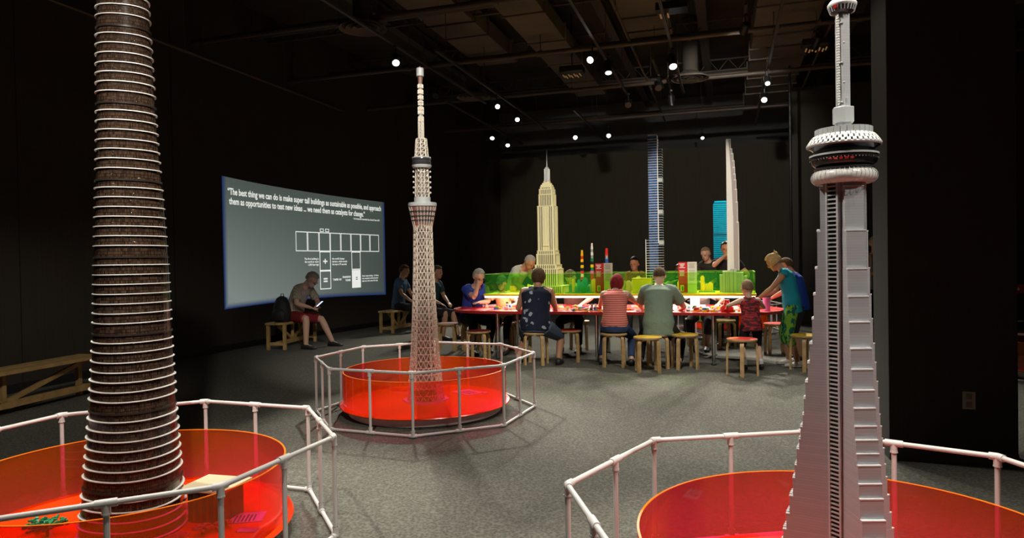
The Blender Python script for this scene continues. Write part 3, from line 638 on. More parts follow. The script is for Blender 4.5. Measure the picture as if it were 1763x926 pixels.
for al in (-35, 85, 205):                      # glazed lift shafts between the fins: a recess with rungs
    a = base_a+radians(al); d = V((cos(a), sin(a), 0)); sd = V((-sin(a), cos(a), 0)); F2 = .060
    g = MB(); g.box((d*(F2-.002)).to_tuple()[:2]+(.79,), (.006, .036, 1.56), a); sft = g.build('lift_shaft', M_BLACK, cn_)
    r_ = MB(); k = .0
    while k < 1.56: r_.box((d*(F2+.004)).to_tuple()[:2]+(.012+k,), (.009, .038, .0050), a); k += .0152
    r_.build('rungs', M_LGREY, sft)
    for s_ in (-1, 1):
        g = MB(); g.box((d*(F2+.001)+sd*(.021*s_)).to_tuple()[:2]+(.79,), (.018, .007, 1.58), a); g.build('shaft_jamb', M_CONCD, cn_)
KP = .885
def cr(name, prof, mt, n=64, smooth=True, bev=0):
    mb = MB(); mb.lathe([(r*KP, z) for r, z in prof], n); return mb.build(name, mt, cn_, smooth=smooth)
mb = MB(); mb.loft([hexr(.064, 1.55), hexr(.066, 1.60)]); mb.build('neck', M_CONCD, cn_)
# pod
tor = [(.0815+.024*cos(t), 1.598+.025*sin(t)) for t in [i*2*pi/16 for i in range(16)]]
mb = MB(); mb.lathe(tor, 64, closed=True); mb.build('radome_ring', mat('radome_white', (.74, .72, .68), .25), cn_, smooth=True)
rb = MB()
for k in range(40): a = 2*pi*k/40; rb.tube([((.0815+.0245*cos(t))*cos(a), (.092+.0275*cos(t))*sin(a), 1.598+.0255*sin(t)) for t in [-1.4+i*.35 for i in range(9)]], .0007, 5)
rb.build('radome_seams', M_LGREY, cn_)
cr('pod_floor', [(.05, 1.60), (.10, 1.612), (.112, 1.628), (.105, 1.632), (.001, 1.632)], M_DGREY)
cr('lower_window_band', [(.098, 1.630), (.120, 1.646), (.126, 1.660), (.126, 1.666), (.112, 1.670)], mat('pod_glass', (.02, .018, .018), .12))
rw = MB()
for k in range(60):
    a = 2*pi*k/60; rw.bar((.0895*cos(a), .0895*sin(a), 1.634), (.112*cos(a), .112*sin(a), 1.660), .0028, .002)
rw.build('window_mullions', M_LGREY, cn_)
for k in range(5): 
    a = base_a+radians(-22+k*9); mb = MB(); mb.bar((.0925*cos(a), .0925*sin(a), 1.636), (.112*cos(a), .112*sin(a), 1.656), .012, .002); mb.build('red_panel', mat('red_panel', (.4, .01, .01), .2), cn_)
cr('middle_ring', [(.112, 1.668), (.128, 1.671), (.128, 1.677), (.112, 1.680)], M_LGREY); cr('middle_wall', [(.108, 1.676), (.113, 1.692), (.108, 1.695)], M_DGREY)
cr('upper_window_band', [(.110, 1.690), (.120, 1.698), (.134, 1.704), (.128, 1.706)], mat('pod_glass', (.02, .018, .018), .12))
cr('pod_eave', [(.10, 1.700), (.136, 1.704), (.139, 1.709), (.136, 1.713), (.10, 1.716)], M_LGREY)
for row in range(3):
    r0, z0_, r1, z1_ = [(.1212, 1.712, .1142, 1.722), (.115, 1.722, .107, 1.733), (.108, 1.733, .0982, 1.743)][row]; rr = MB()
    for k in range(40):
        a = 2*pi*(k+.5*(row % 2))/40; rr.bar((r0*cos(a), r0*sin(a), z0_), (r1*cos(a), r1*sin(a), z1_), .0112, .005)
    rr.build('roof_slabs', M_WHITE, cn_)
cr('pod_roof', [(.134, 1.712), (.108, 1.742), (.09, 1.742)], M_DGREY)
nn = 28; mb = MB()
for k in range(nn):
    a = 2*pi*k/nn; mb.box((.0894*cos(a), .0894*sin(a), 1.752), (.009, 2*pi*.0894/nn*.965, .032), a)
mb.build('parapet', M_LGREY, cn_)
cr('terrace', [(.100, 1.740), (.100, 1.748), (.001, 1.748)], M_LGREY)
mb = MB(); mb.loft([hexr(.030, 1.748), hexr(.030, 1.79)]); mb.build('mast_foot', M_CONCD, cn_)
mb = MB(); mb.loft([hexr(.038, 1.79, 12), hexr(.038, 1.845, 12)]); mb.build('mast_block', M_LGREY, cn_, bevel=.002)
mb = MB(); mb.box((0, 0, 1.86), (.044, .044, .03), base_a); mb.build('mast_shoulder', M_LGREY, cn_)
mb = MB(); mb.loft([hexr(.0255, 1.79, 12), hexr(.0255, 2.19, 12)]); mb.build('mast_shaft', M_CONCD, cn_)
a = base_a+radians(-35); d = V((cos(a), sin(a), 0)); r_ = MB()
for k in range(42): r_.box((d*.025).to_tuple()[:2]+(1.80+k*.0092,), (.006, .010, .0055), a)
r_.build('mast_ladder', M_WHITE, cn_)
for k in range(5):
    mb = MB(); b_ = base_a+radians(10 if k % 2 else -10); mb.ell((.024*cos(b_), .024*sin(b_), 1.86+.07*k), .004, n=8, m=6); mb.build('mast_light', M_LGREY, cn_, smooth=True)
cr('upper_pod_floor', [(.028, 2.175), (.044, 2.185), (.050, 2.195), (.050, 2.203)], M_DGREY)
uw = MB()
for k in range(24): a = 2*pi*k/24; uw.bar((.0395*cos(a), .0395*sin(a), 2.183), (.0457*cos(a), .0457*sin(a), 2.203), .004, .003)
uw.build('upper_pod_mullions', M_LGREY, cn_)
cr('upper_pod_roof', [(.050, 2.200), (.0545, 2.205), (.0545, 2.211), (.046, 2.222), (.034, 2.231), (.02, 2.235)], M_WHITE)
cr('antenna', [(.014, 2.232), (.012, 2.5), (.006, 2.5), (.005, 2.66), (.001, 2.665)], M_WHITE, 12)
a = base_a-.5; mb = MB(); mb.box((.042*cos(a), .042*sin(a), 2.196), (.010, .012, .012), a); mb.build('red_beacon', mat('red_panel', (.4, .01, .01), .2), cn_)

# ------------------------------------------------------------------ column outlet
oc = (lambda d: EYE+d*((cA.dot(-cn)-EYE.dot(-cn))/d.dot(-cn)))(ray(1668, 689))
ol = empty('wall_outlet', oc-cn*.001, atan2(cd.y, cd.x), 'metal electrical outlet plate low on the black column', 'outlet')
mb = MB(); mb.box((0, -.003, 0), (.075, .006, .118)); mb.build('cover_plate', mat('brushed_steel', (.30, .26, .22), .4, .6), ol, bevel=.0015)
for dz in (-.028, .028):
    mb = MB(); mb.box((0, -.0075, dz), (.034, .004, .036)); r = mb.build('receptacle', mat('receptacle_grey', (.16, .13, .11), .5), ol, bevel=.001)
    mb = MB()
    for sx in (-.007, .007): mb.box((sx, -.0098, dz+.003), (.0025, .001, .010))
    mb.build('slot', M_BLACK, r)

# ------------------------------------------------------------------ benches
def bench(loc, rz, L, label, wd=.36, h=.45):
    e = empty('wooden_bench', loc, rz, label, 'bench'); 
    for k in (-1, 1): mb = MB(); mb.box((0, k*wd*.26, h-.018), (L, wd*.47, .036)); mb.build('seat_plank', M_PINE, e, bevel=.004)
    for sx in (-1, 1):
        for sy in (-1, 1): mb = MB(); mb.box((sx*(L/2-.05), sy*(wd/2-.035), (h-.036)/2), (.05, .05, h-.036)); mb.build('leg', M_PINE, e, bevel=.003)
        mb = MB(); mb.box((sx*(L/2-.05), 0, .10), (.03, wd-.08, .05)); mb.build('end_rail', M_PINE, e)
    mb = MB(); mb.box((0, 0, .10), (L-.12, .035, .07)); mb.build('stretcher', M_PINE, e)
    for sx in (-1, 1):
        mb = MB(); mb.bar((sx*.03, 0, .13), (sx*(L/2-.10), 0, h-.05), .035, .045); mb.build('brace', M_PINE, e)
    mb = MB(); mb.box((0, 0, .27), (.04, .045, .27)); mb.build('centre_post', M_PINE, e)
    return e
bench((-4.93, 6.55, 0), atan2(.98, .19), 2.2, 'long pine bench with crossed braces by the left wall, left of the dark glass tower')
B2 = V((-3.84, 11.85, 0)); B2R = atan2(.99, .15)
bench(B2, B2R, 1.25, 'small pine bench under the projected picture, a man sits on it')
bench((-2.35, 14.0, 0), atan2(.9, .45), .9, 'dim pine bench behind the white lattice tower')
# ------------------------------------------------------------------ the long activity table and its lit deck
TC = V((1.40, 9.84, 0)); TL, TW = 2.36, .76            # half length, half width
def tb(p, q, z=0): return TC+AX*p+NX*q+V((0, 0, z))
tab = empty('activity_table', TC, RZ, 'long red activity table with rounded ends and chrome legs', 'table')
def stadium(L, W, n=18):
    P = []; c = L-W*.92
    for i in range(n+1): a = -pi/2+pi*i/n; P.append((c+W*.92*cos(a), W*sin(a)))
    for i in range(n+1): a = pi/2+pi*i/n; P.append((-c+W*.92*cos(a), W*sin(a)))
    return P
mb = MB(); mb.prism(stadium(TL, TW), .672, .71); mb.build('tabletop', M_RIM, tab, bevel=.004)
mb = MB(); mb.prism(stadium(TL-.01, TW-.01), .7101, .7125); mb.build('top_surface', mat('table_red', (.72, .02, .012), .25), tab)
for px in (-1.55, -.1, 1.45):
    for py in (-.48, .48):
        mb = MB(); mb.tube([(px, py, .012), (px, py, .672)], .027, 16); l = mb.build('leg', M_CHROME, tab, smooth=True)
        mb = MB(); mb.lathe([(.001, 0), (.032, 0), (.034, .012), (.001, .012)], 16, (px, py, 0)); mb.build('leg_glide', M_BLACK, l); mb = MB(); mb.lathe([(.05, .66), (.05, .672), (.001, .672)], 16, (px, py, 0)); mb.build('leg_flange', M_CHROME, l)
# deck: light underside, white posts, green guard
D0, D1, DW = -1.76, 1.98, .44
dk = empty('raised_display_deck', TC+V((0, 0, .7125)), RZ, 'raised yellow display deck with glowing underside and green clear guard on the red table', 'display deck')
dc = (D0+D1)/2; zz = -.7125
mb = MB(); mb.box((dc, 0, .921+zz), (D1-D0+.02, DW*2+.02, .03)); mb.build('deck_board', M_YELLOW, dk, bevel=.004)
mb = MB(); mb.box((dc, 0, .894+zz), (D1-D0-.01, DW*2-.01, .024)); mb.build('light_strip', M_STRIP, dk)
for px in (-1.15, -.02, 1.2):
    for py in (-.28, .28):
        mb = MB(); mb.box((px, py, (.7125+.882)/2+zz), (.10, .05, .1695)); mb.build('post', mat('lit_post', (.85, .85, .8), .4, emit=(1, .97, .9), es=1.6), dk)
gd = MB(); t_ = .008; z0_, z1_ = .9365+zz, 1.222+zz
def rring(z, off):
    x0, x1, y = D0+off, D1-off, DW-off; r = .03; P = []
    for cx, cy, a0 in ((x1-r, -y+r, -pi/2), (x1-r, y-r, 0), (x0+r, y-r, pi/2), (x0+r, -y+r, pi)):
        for i in range(5): a = a0+pi/2*i/4; P.append(V((cx+r*cos(a), cy+r*sin(a), z)))
    return P
gd.loft([rring(z0_, 0), rring(z1_, 0), rring(z1_, t_), rring(z0_, t_)], closed=True); gd.build('acrylic_guard', M_GREEN, dk)
ge = MB(); ge.loft([rring(z1_+.0005, -.0005), rring(z1_+.003, -.0005), rring(z1_+.003, t_), rring(z1_+.0005, t_)], closed=True); ge.build('guard_edge', mat('green_edge', (.45, .9, .1), .3), dk)

# cream stepped skyscraper
M_CREAM = mat('cream_tower_bricks', (.86, .79, .47), .4); M_WIN = mat('window_dark', (.10, .095, .06), .5)  # cream bricks and an even dark window tone
M_CREAMW = None
def ribbed(mb, wnd, c, w, d, z0, z1, nx, ny, rib=.55, dep=.010):
    wnd.box((c[0], c[1], (z0+z1)/2), (w-dep*1.2, d-dep*1.2, z1-z0-.002))
    for n_, L, ax_ in ((nx, w, 0), (ny, d, 1)):
        st = L/n_
        for k in range(n_+1):
            x = -L/2+k*st; ww = st*(1-rib)
            if k in (0, n_): ww *= 1.5; x += (ww/2 if k == 0 else -ww/2)
            for s_ in (-1, 1):
                if ax_ == 0: mb.box((c[0]+x, c[1]+s_*(d/2-dep/2), (z0+z1)/2), (ww, dep, z1-z0))
                else: mb.box((c[0]+s_*(w/2-dep/2), c[1]+x, (z0+z1)/2), (dep, ww, z1-z0))
    mb.box((c[0], c[1], z1-.004), (w+.002, d+.002, .012))
eb = empty('stepped_skyscraper_model', tb(-.90, 0, .9365), RZ, 'cream stepped skyscraper model with spire on the yellow deck', 'tower model')
PXE = 1/117.; 
for nm, w, d, z0, z1, nx, ny in [('podium', 68, 50, 0, 12, 20, 12), ('base_block', 48, 40, 12, 41, 13, 10), ('base_step', 43, 38, 41, 48, 11, 9), ('middle_block', 37, 34, 48, 66, 10, 8), ('middle_step', 35, 31, 66, 72, 10, 8), ('shaft', 32.5, 27, 72, 148, 10, 8), ('shaft_top', 28, 24, 148, 168, 9, 7), ('crown_step', 26, 22, 168, 177, 9, 7), ('crown', 22.5, 19, 177, 181, 8, 6)]:
    # widths were read off in hundredths of a storey module
    w *= .92*PXE; d *= PXE; z0 *= PXE*1.01; z1 *= PXE*1.01
    mb, wn2 = MB(), MB(); ribbed(mb, wn2, (0, 0), w, d, z0, z1, nx, ny, .5)
    k = z0+.015
    while k < z1-.01: wn2.box((0, 0, k), (w-.007, d-.007, .006)); k += .022
    o = mb.build(nm, M_CREAM, eb); wn2.build('window_grid', mat('window_wall', (.13, .115, .065), .5), o)
def ebz(v): return v*PXE*1.01
mb, w2 = MB(), MB(); ribbed(mb, w2, (0, 0), .105, .232, ebz(12), ebz(146), 5, 8, .5); mb.box((0, -.118, ebz(81)), (.09, .02, .02)); o = mb.build('centre_bay', M_CREAM, eb); w2.build('window_grid', mat('window_wall', (.13, .115, .065), .5), o)
for k in range(3): 
    mb = MB(); mb.box((0, 0, ebz(183+k*3)), (.16-.035*k, .14-.03*k, .027)); mb.build('crown_tier', M_CREAM, eb)
mb = MB(); mb.loft([[V((r*cos(2*pi*k/8), r*sin(2*pi*k/8), ebz(z))) for k in range(8)] for r, z in ((.052, 190), (.040, 196), (.036, 204), (.034, 212), (.024, 215))]); mb.build('mast_base', mat('mast_silver', (.50, .52, .50), .3), eb)
for k in range(4): a = pi/4+k*pi/2; mb = MB(); mb.box((.040*cos(a), .040*sin(a), ebz(201)), (.014, .014, ebz(22)), a); mb.build('mast_wing', M_WHITE, eb)
mb = MB(); mb.tube([(0, 0, ebz(214)), (0, 0, ebz(222)), (0, 0, ebz(226)), (0, 0, ebz(245))], [.012, .008, .005, .002], 8); mb.build('antenna', M_LGREY, eb)

# blue glass tower with white floor lines
bt = empty('slab_skyscraper_model', tb(.68, .02, .9365), RZ, 'slender blue glass skyscraper model with white floor lines on the deck', 'tower model')
M_BLUE = mat('blue_glass_bricks', (.035, .09, .22), .25, vary=.4, vs=18); M_DKGL = mat('black_glass_bricks', (.012, .014, .02), .15)
W1, W2 = .125, .06
mb = MB(); mb.box((-.03, 0, 1.16), (W1, .15, 2.08)); mb.build('blue_shaft', M_BLUE, bt)
mb = MB(); mb.box((.065, 0, 1.02), (W2, .14, 2.02)); mb.build('black_shaft', M_DKGL, bt)
mb = MB(); mb.box((-.115, 0, .37), (.05, .14, .74)); mb.build('low_wing', M_DKGL, bt)
for k in range(60):
    z = .06+k*.0355; 
    if z > 2.19: break
    mb = MB(); mb.box((-.03, 0, z), (W1+.008, .158, .0045))
    if z < 2.02: mb.box((.0665, 0, z), (W2+.004, .148, .003))
    if z < .74: mb.box((-.115, 0, z), (.054, .148, .004))
    mb.build('floor_line', M_WHITE, bt)
mb = MB(); mb.box((.036, -.075, 1.45), (.010, .014, 1.5)); mb.build('white_fin', M_WHITE, bt); mb = MB(); mb.box((-.142, -.07, .375), (.008, .012, .75)); mb.build('wing_fin', M_WHITE, bt)
for z in (.70, 1.13, 1.58): mb = MB(); mb.box((.07, -.006, z), (.06, .15, .05)); mb.build('refuge_floor', M_LGREY, bt)
mb = MB()
for k in range(8): mb.box((-.088+k*.0165, -.072, 2.21), (.004, .004, .03))
mb.build('roof_screen', M_WHITE, bt)
# white tapering tower
M_PALE = mat('pale_bricks', (.72, .68, .62), .35); M_PALED = mat('pale_bricks_dark', (.36, .30, .28), .4)  # second brick is a darker tone for the stepped layers
wt = empty('tapering_skyscraper_model', tb(1.71, .0, .9365), RZ, 'pale tapering ribbed skyscraper model with stepped right edge on the deck', 'tower model')
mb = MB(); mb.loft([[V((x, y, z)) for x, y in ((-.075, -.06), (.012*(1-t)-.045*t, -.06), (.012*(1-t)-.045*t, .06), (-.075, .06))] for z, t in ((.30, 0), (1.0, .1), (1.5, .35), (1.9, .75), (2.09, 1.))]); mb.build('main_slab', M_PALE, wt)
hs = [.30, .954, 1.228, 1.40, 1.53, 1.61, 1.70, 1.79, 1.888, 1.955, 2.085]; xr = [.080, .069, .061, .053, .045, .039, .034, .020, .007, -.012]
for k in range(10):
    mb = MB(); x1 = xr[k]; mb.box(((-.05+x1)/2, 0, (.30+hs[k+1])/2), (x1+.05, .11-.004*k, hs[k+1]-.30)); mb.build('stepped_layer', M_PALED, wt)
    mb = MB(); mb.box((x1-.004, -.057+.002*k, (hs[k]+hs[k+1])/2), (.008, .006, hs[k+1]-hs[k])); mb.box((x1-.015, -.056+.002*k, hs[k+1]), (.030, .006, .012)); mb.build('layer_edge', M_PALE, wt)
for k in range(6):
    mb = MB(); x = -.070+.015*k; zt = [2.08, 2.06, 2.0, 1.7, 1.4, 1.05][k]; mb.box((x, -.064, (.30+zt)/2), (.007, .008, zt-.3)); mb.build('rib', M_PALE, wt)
M_OLIV = mat('grey_green_bricks', (.42, .44, .36), .4)
for (x, y, w, d, h) in [(-.08, -.02, .12, .20, .29), (.06, .0, .14, .22, .27), (-.14, .04, .08, .14, .24), (.145, .02, .06, .16, .22), (0, -.06, .08, .16, .32)]:
    mb, w2 = MB(), MB(); ribbed(mb, w2, (x, y), w, d, 0, h, max(3, int(w/.022)), max(3, int(d/.022)), .4, .006)
    o = mb.build('podium_block', M_OLIV, wt); w2.build('window_grid', mat('podium_windows', (.20, .21, .16), .4), o)
# cyan tower beyond the table on its own plinth
P4 = V((4.13, 13.2, 0))
plinth(P4, 'round red plinth under the cyan tower, seen between the table legs'); fence(P4, .3, 'white pipe fence around the cyan tower beyond the table')
M_CYAN = mat('cyan_bricks', (.0, .45, .62), .3); cy = empty('cyan_skyscraper_model', P4+V((0, 0, .10)), RZ, 'bright cyan glass skyscraper model beyond the table, half hidden by the pale tower', 'tower model')
mb = MB(); mb.box((0, 0, 1.18), (.40, .30, 2.36)); mb.build('cyan_shaft', mat('cyan_glass', (.0, .20, .30), .25, vary=.3, vs=12), cy)
for k in range(62):
    mb = MB(); z = .04+k*.0375; mb.box((0, 0, z), (.412, .312, .014)); mb.build('cyan_floor', M_CYAN, cy)
for z in (1.05, 1.75): mb = MB(); mb.box((.0, 0, z), (.404, .304, .06)); mb.build('dark_band', M_DKGL, cy)
mb = MB(); mb.box((0, 0, 2.385), (.36, .26, .03)); mb.build('roof', M_CYAN, cy)
# a further plinth glimpsed past the column
P5 = V((6.42, 7.85, 0)); 
plinth(P5, 'round red plinth beyond the black column at the right edge'); fence(P5, .39, 'white pipe fence beyond the black column at the right edge')

# brick pillars and little towers on the deck
BC = {'red': (.62, .02, .015), 'yellow': (.80, .52, .01), 'blue': (.01, .09, .45), 'green': (.01, .25, .07), 'white': (.80, .80, .78), 'black': (.02, .02, .02), 'orange': (.80, .22, .02), 'lime': (.30, .55, .03), 'teal': (.01, .30, .28), 'tan': (.55, .42, .24), 'grey': (.35, .36, .36), 'pink': (.70, .15, .35)}
BM = {k: mat('brick_'+k, c, .3) for k, c in BC.items()}
def toy_tower(p, q, H_, w, cols, label, flare=0.):
    e = empty('toy_brick_tower', tb(p, q, .9365), RZ, label, 'toy tower', 'small brick towers visitors built on the deck'); n = len(cols); z = 0
    for i, c in enumerate(cols):
        h = H_/n; ww = w*(1+flare*(1-i/n)*2)*(.9 if i % 2 else 1.05); mb = MB(); mb.box((0, 0, z+h/2), (ww, ww, h-.001)); mb.box((0, 0, z+h*.2), (ww*1.12, ww*1.12, h*.25))
        mb.build('brick_course', BM[c], e); z += h
toy_tower(-.42, .15, .62, .026, ['green', 'teal', 'lime', 'black', 'red', 'white', 'red', 'black', 'yellow', 'black', 'yellow', 'red', 'yellow', 'yellow'], 'thin toy brick tower with a yellow top, right of the cream skyscraper', .5)
toy_tower(-.26, .10, .72, .022, ['teal', 'green', 'teal', 'blue', 'red', 'red', 'pink', 'green', 'yellow', 'black', 'green', 'grey', 'white', 'grey', 'white', 'white'], 'tallest thin toy brick tower with a white mast', .8)
toy_tower(-.16, .02, .42, .03, ['teal', 'green', 'teal', 'lime', 'green', 'lime', 'red', 'blue', 'yellow', 'blue'], 'short pointed green toy brick tower beside the red and white sign', 1.2)
toy_tower(-.05, .14, .64, .032, ['green', 'teal', 'green', 'red', 'black', 'orange', 'blue', 'orange', 'blue', 'grey', 'red', 'red'], 'orange and blue banded toy brick tower behind the red and white sign', .3)
def city(p, q, label, pal, n, sx, sy, hm, seed):
    rd = random.Random(seed); e = empty('toy_brick_city', tb(p, q, .9365), RZ, label, 'toy building cluster', 'low toy buildings inside the green guard')
    mb = MB(); mb.box((0, 0, .006), (sx, sy, .012)); mb.build('base_plate', BM[pal[0]], e)
    for i in range(n):
        w, d, h = rd.uniform(.03, .07), rd.uniform(.03, .07), rd.uniform(.05, hm); x, y = rd.uniform(-sx/2+.04, sx/2-.04), rd.uniform(-sy/2+.04, sy/2-.04)
        mb = MB(); mb.box((x, y, .012+h/2), (w, d, h)); mb.box((x, y, .012+h+.008), (w*.6, d*.6, .016)); mb.build('toy_block', BM[rd.choice(pal)], e)
city(-.28, -.14, 'green and teal toy buildings right of the cream skyscraper', ['green', 'teal', 'lime', 'teal', 'yellow'], 16, .62, .26, .20, 1)
city(.36, -.02, 'yellow toy building blocks left of the blue skyscraper', ['yellow', 'yellow', 'tan', 'orange'], 9, .30, .34, .22, 2)
city(.98, .16, 'green toy buildings behind the second red and white sign', ['green', 'lime', 'teal', 'yellow'], 8, .36, .22, .14, 3)
city(1.36, .10, 'green and yellow toy buildings left of the pale tower', ['green', 'yellow', 'lime'], 8, .22, .3, .2, 4)
city(-1.35, .2, 'low lime toy blocks at the left end of the deck', ['yellow', 'lime', 'yellow'], 6, .5, .2, .09, 5)
def yblock(p, q, w, d, h, label):
    e = empty('yellow_block', tb(p, q, .9365), RZ, label, 'display block'); mb = MB(); mb.box((0, 0, h/2), (w, d, h)); mb.build('block_body', M_YELLOW, e, bevel=.004); mb = MB(); mb.box((0, 0, h+.004), (w+.01, d+.01, .008)); mb.build('lid', M_YELLOW, e)
yblock(.50, -.20, .26, .2, .20, 'plain yellow block inside the guard, left of the blue skyscraper')
yblock(1.88, .1, .12, .3, .12, 'low yellow block inside the guard at the right end')
def sign(p, q, label):
    e = empty('information_sign', tb(p, q, .9365), RZ, label, 'information sign')
    mb = MB(); mb.box((0, .03, .004), (.30, .10, .008)); mb.build('foot', M_YELLOW, e)
    mb = MB(); mb.box((-.062, -.002, .215), (.120, .008, .42)); rp = mb.build('red_panel', mat('sign_red', (.60, .015, .02), .5), e)
    mb = MB(); mb.box((.060, -.002, .215), (.122, .008, .42)); wp = mb.build('white_panel', mat('sign_white', (.72, .66, .58), .5), e)
    mb = MB(); mb.box((0, .012, .12), (.24, .012, .24)); mb.build('back_support', M_YELLOW, e)
    a = MB()
    for i in range(4): a.box((-.075+.004*(i % 2), -.0068, .40-.017*i), (.075-.018*(i % 3), .0012, .009))
    for i in range(9): a.box((-.075, -.0068, .31-.009*i), (.070-.006*(i % 4), .0012, .0035))
    a.build('sign_text', M_WHITE, rp)
    a = MB()
    for i in range(5): a.box((.056-.005*(i % 2), -.0068, .40-.014*i), (.085-.012*(i % 3), .0012, .0045))
    for i in range(12): a.box((.056, -.0068, .31-.012*i), (.085-.007*(i % 4), .0012, .003))
    a.build('sign_text', mat('sign_grey_text', (.16, .12, .10), .6), wp)
    a = MB(); a.box((-.075, -.0068, .07), (.045, .0012, .085)); o = a.build('sign_picture', BM['yellow'], rp); a = MB(); a.box((-.07, -.0078, .065), (.02, .001, .06)); a.build('picture_detail', BM['green'], o)
sign(-.02, -.30, 'red and white information sign on the deck, right of the cream skyscraper'); sign(1.12, -.30, 'red and white information sign on the deck, left of the pale tower')

# ------------------------------------------------------------------ stools
def make_stool():
    e = empty('round_stool', (0, 0, 0), 0, '', 'stool')
    mb = MB(); mb.lathe([(.001, .415), (.172, .415), (.176, .420), (.176, .436), (.172, .440), (.001, .440)], 36); mb.build('seat', M_WOOD, e, smooth=True)
    mb = MB(); mb.lathe([(.001, .4402), (.170, .4402), (.170, .4425), (.001, .4425)], 36); mb.build('seat_top', M_SEATRED, e, smooth=True)
    for k in range(4):
        a = pi/4+k*pi/2; d = V((cos(a), sin(a), 0)); sd = V((-sin(a), cos(a), 0)); path = [(.05, .403), (.115, .403)]+[(.115+.052*sin(t), .351+.052*cos(t)) for t in [i*pi/2/6 for i in range(1, 7)]]+[(.172, .18), (.175, 0)]
        rings = []
        for i, (r, z) in enumerate(path):
            r0, z0_ = path[max(i-1, 0)]; r1, z1_ = path[min(i+1, len(path)-1)]; t = V((r1-r0, z1_-z0_)).normalized(); n = V((-t.y, t.x)); h = .012
            rings.append([d*(r+n.x*a_*h)+sd*(b_*.022)+V((0, 0, max(0, min(.4149, z+n.y*a_*h)))) for a_, b_ in ((-1, -1), (1, -1), (1, 1), (-1, 1))])
        mb = MB(); mb.loft(rings); mb.build('leg', M_WOOD, e)
    return e
st0 = make_stool(); used = [False]
def stool(x, y, rz, topm, label):
    o = st0 if not used[0] else copy_tree(st0); used[0] = True
    o.location = (x, y, 0); o.rotation_euler = (0, 0, rz); o['label'] = label; o['group'] = 'bentwood stools around the red table'
    for c in kids(o):
        if c.name.startswith('seat_top'):
            if c.data.materials[0] != topm: c.data = c.data.copy(); c.data.materials[0] = topm
    return o
for x, y, rz, m_, lb in [(-1.05, 10.84, .3, M_SEATDARK, 'empty dark topped stool left of the table, behind the pipe fence'), (-.49, 9.58, .1, M_SEATDARK, 'dark red stool in front of the man in blue at the left end'),
 (-.66, 10.80, .5, M_SEATDARK, 'stool under the man in the blue shirt'), (.31, 9.28, 0, M_WOOD, 'plain wooden stool under the woman in the navy patterned top'), (.78, 9.50, .2, M_SEATRED, 'empty red topped stool right of the woman in navy'),
 (1.33, 8.98, .1, M_WOOD, 'wooden stool under the red haired woman'), (1.68, 8.50, .25, M_SEATYEL, 'nearest yellow topped stool in front of the man in green'), (1.89, 8.84, .0, M_SEATDARK, 'stool under the man in the green shirt'),
 (2.20, 8.72, .35, M_SEATYEL, 'yellow topped stool right of the man in green'), (2.95, 10.94, .1, M_SEATYEL, 'yellow topped stool on the far side of the table'), (2.74, 8.14, .75, M_SEATRED, 'empty red topped stool nearest the camera, beside the small child'),
 (3.62, 8.42, .6, M_SEATYEL, 'yellow topped stool at the right end behind the grey tower'), (3.85, 9.95, .2, M_SEATRED, 'red topped stool beyond the right end of the table'), (3.30, 10.62, .4, M_WOOD, 'wooden stool on the far side beside the yellow one'),
 (.05, 11.0, .2, M_SEATDARK, 'dark stool on the far side left of the cream skyscraper'), (1.05, 10.85, .2, M_WOOD, 'wooden stool on the far side behind the middle of the table'), (-.72, 11.55, .6, M_SEATDARK, 'dark topped stool farthest left behind the table')]: stool(x, y, rz+RZ, m_, lb)

# ------------------------------------------------------------------ things on the table
def brick_proto(nx, ny, h):
    mb = MB(); mb.box((0, 0, h/2), (nx*.016, ny*.016, h))
    for i in range(nx):
        for j in range(ny): mb.lathe([(.005, h), (.005, h+.0035), (.001, h+.0035)], 6, ((i-(nx-1)/2)*.016, (j-(ny-1)/2)*.016, 0))
    return mb
protos = {}
for c in BC:
    for sh_ in ((2, 4, .019), (2, 2, .019), (2, 6, .0064)):
        me_o = brick_proto(*sh_).build('toy_brick', BM[c]); protos[(c, sh_)] = me_o
usedp = set(); rd = random.Random(11); cols = ['red', 'yellow', 'blue', 'green', 'white', 'white', 'white', 'yellow', 'black', 'orange', 'lime', 'teal', 'tan', 'white', 'grey']
spots = []
clusters = [(-1.45, -.35, .35, .14, 16), (-.95, -.5, .3, .12, 14), (-.35, -.52, .35, .13, 34), (.15, -.5, .3, .14, 30), (.75, -.52, .25, .1, 14), (1.35, -.50, .35, .15, 44), (.9, .1, .5, .18, 30), (.1, .1, .5, .2, 24), (1.5, .0, .35, .2, 24), (-.8, .1, .5, .2, 12), (-1.55, .25, .2, .2, 8), (1.9, -.2, .2, .2, 14)]
for px, py, sx, sy, n in clusters:
    for i in range(n):
        for tries in range(12):
            x, y = px+max(-1.6, min(1.6, rd.gauss(0, .5)))*sx, py+max(-1.6, min(1.6, rd.gauss(0, .5)))*sy
            if abs(y) > .70 or any(abs(x-a) < .065 and abs(abs(y)-.28) < .04 for a in (-1.15, -.02, 1.2)): continue
            lay = sum(1 for s in spots if (s[0]-x)**2+(s[1]-y)**2 < .034**2)
            if lay <= 2: break
        else: continue
        spots.append((x, y)); z = .7127+lay*.0232
        c = rd.choice(cols); key = (c, rd.choice(((2, 4, .019), (2, 2, .019), (2, 4, .019), (2, 6, .0064)))); o = protos[key]
        if key in usedp: o = o.copy(); C.objects.link(o)
        usedp.add(key); o.location = tb(x, y, z); o.rotation_euler = (0, 0, rd.uniform(0, pi))
        tag(o, 'small %s toy brick among the loose bricks on the red table' % c, 'toy brick', 'loose %s toy bricks on the red table' % c)
for k, o in protos.items():
    if k not in usedp: bpy.data.objects.remove(o)
jug = empty('red_container', tb(1.62, -.56, .7125), 0, 'bright red lidded tub standing on the right end of the table', 'container')
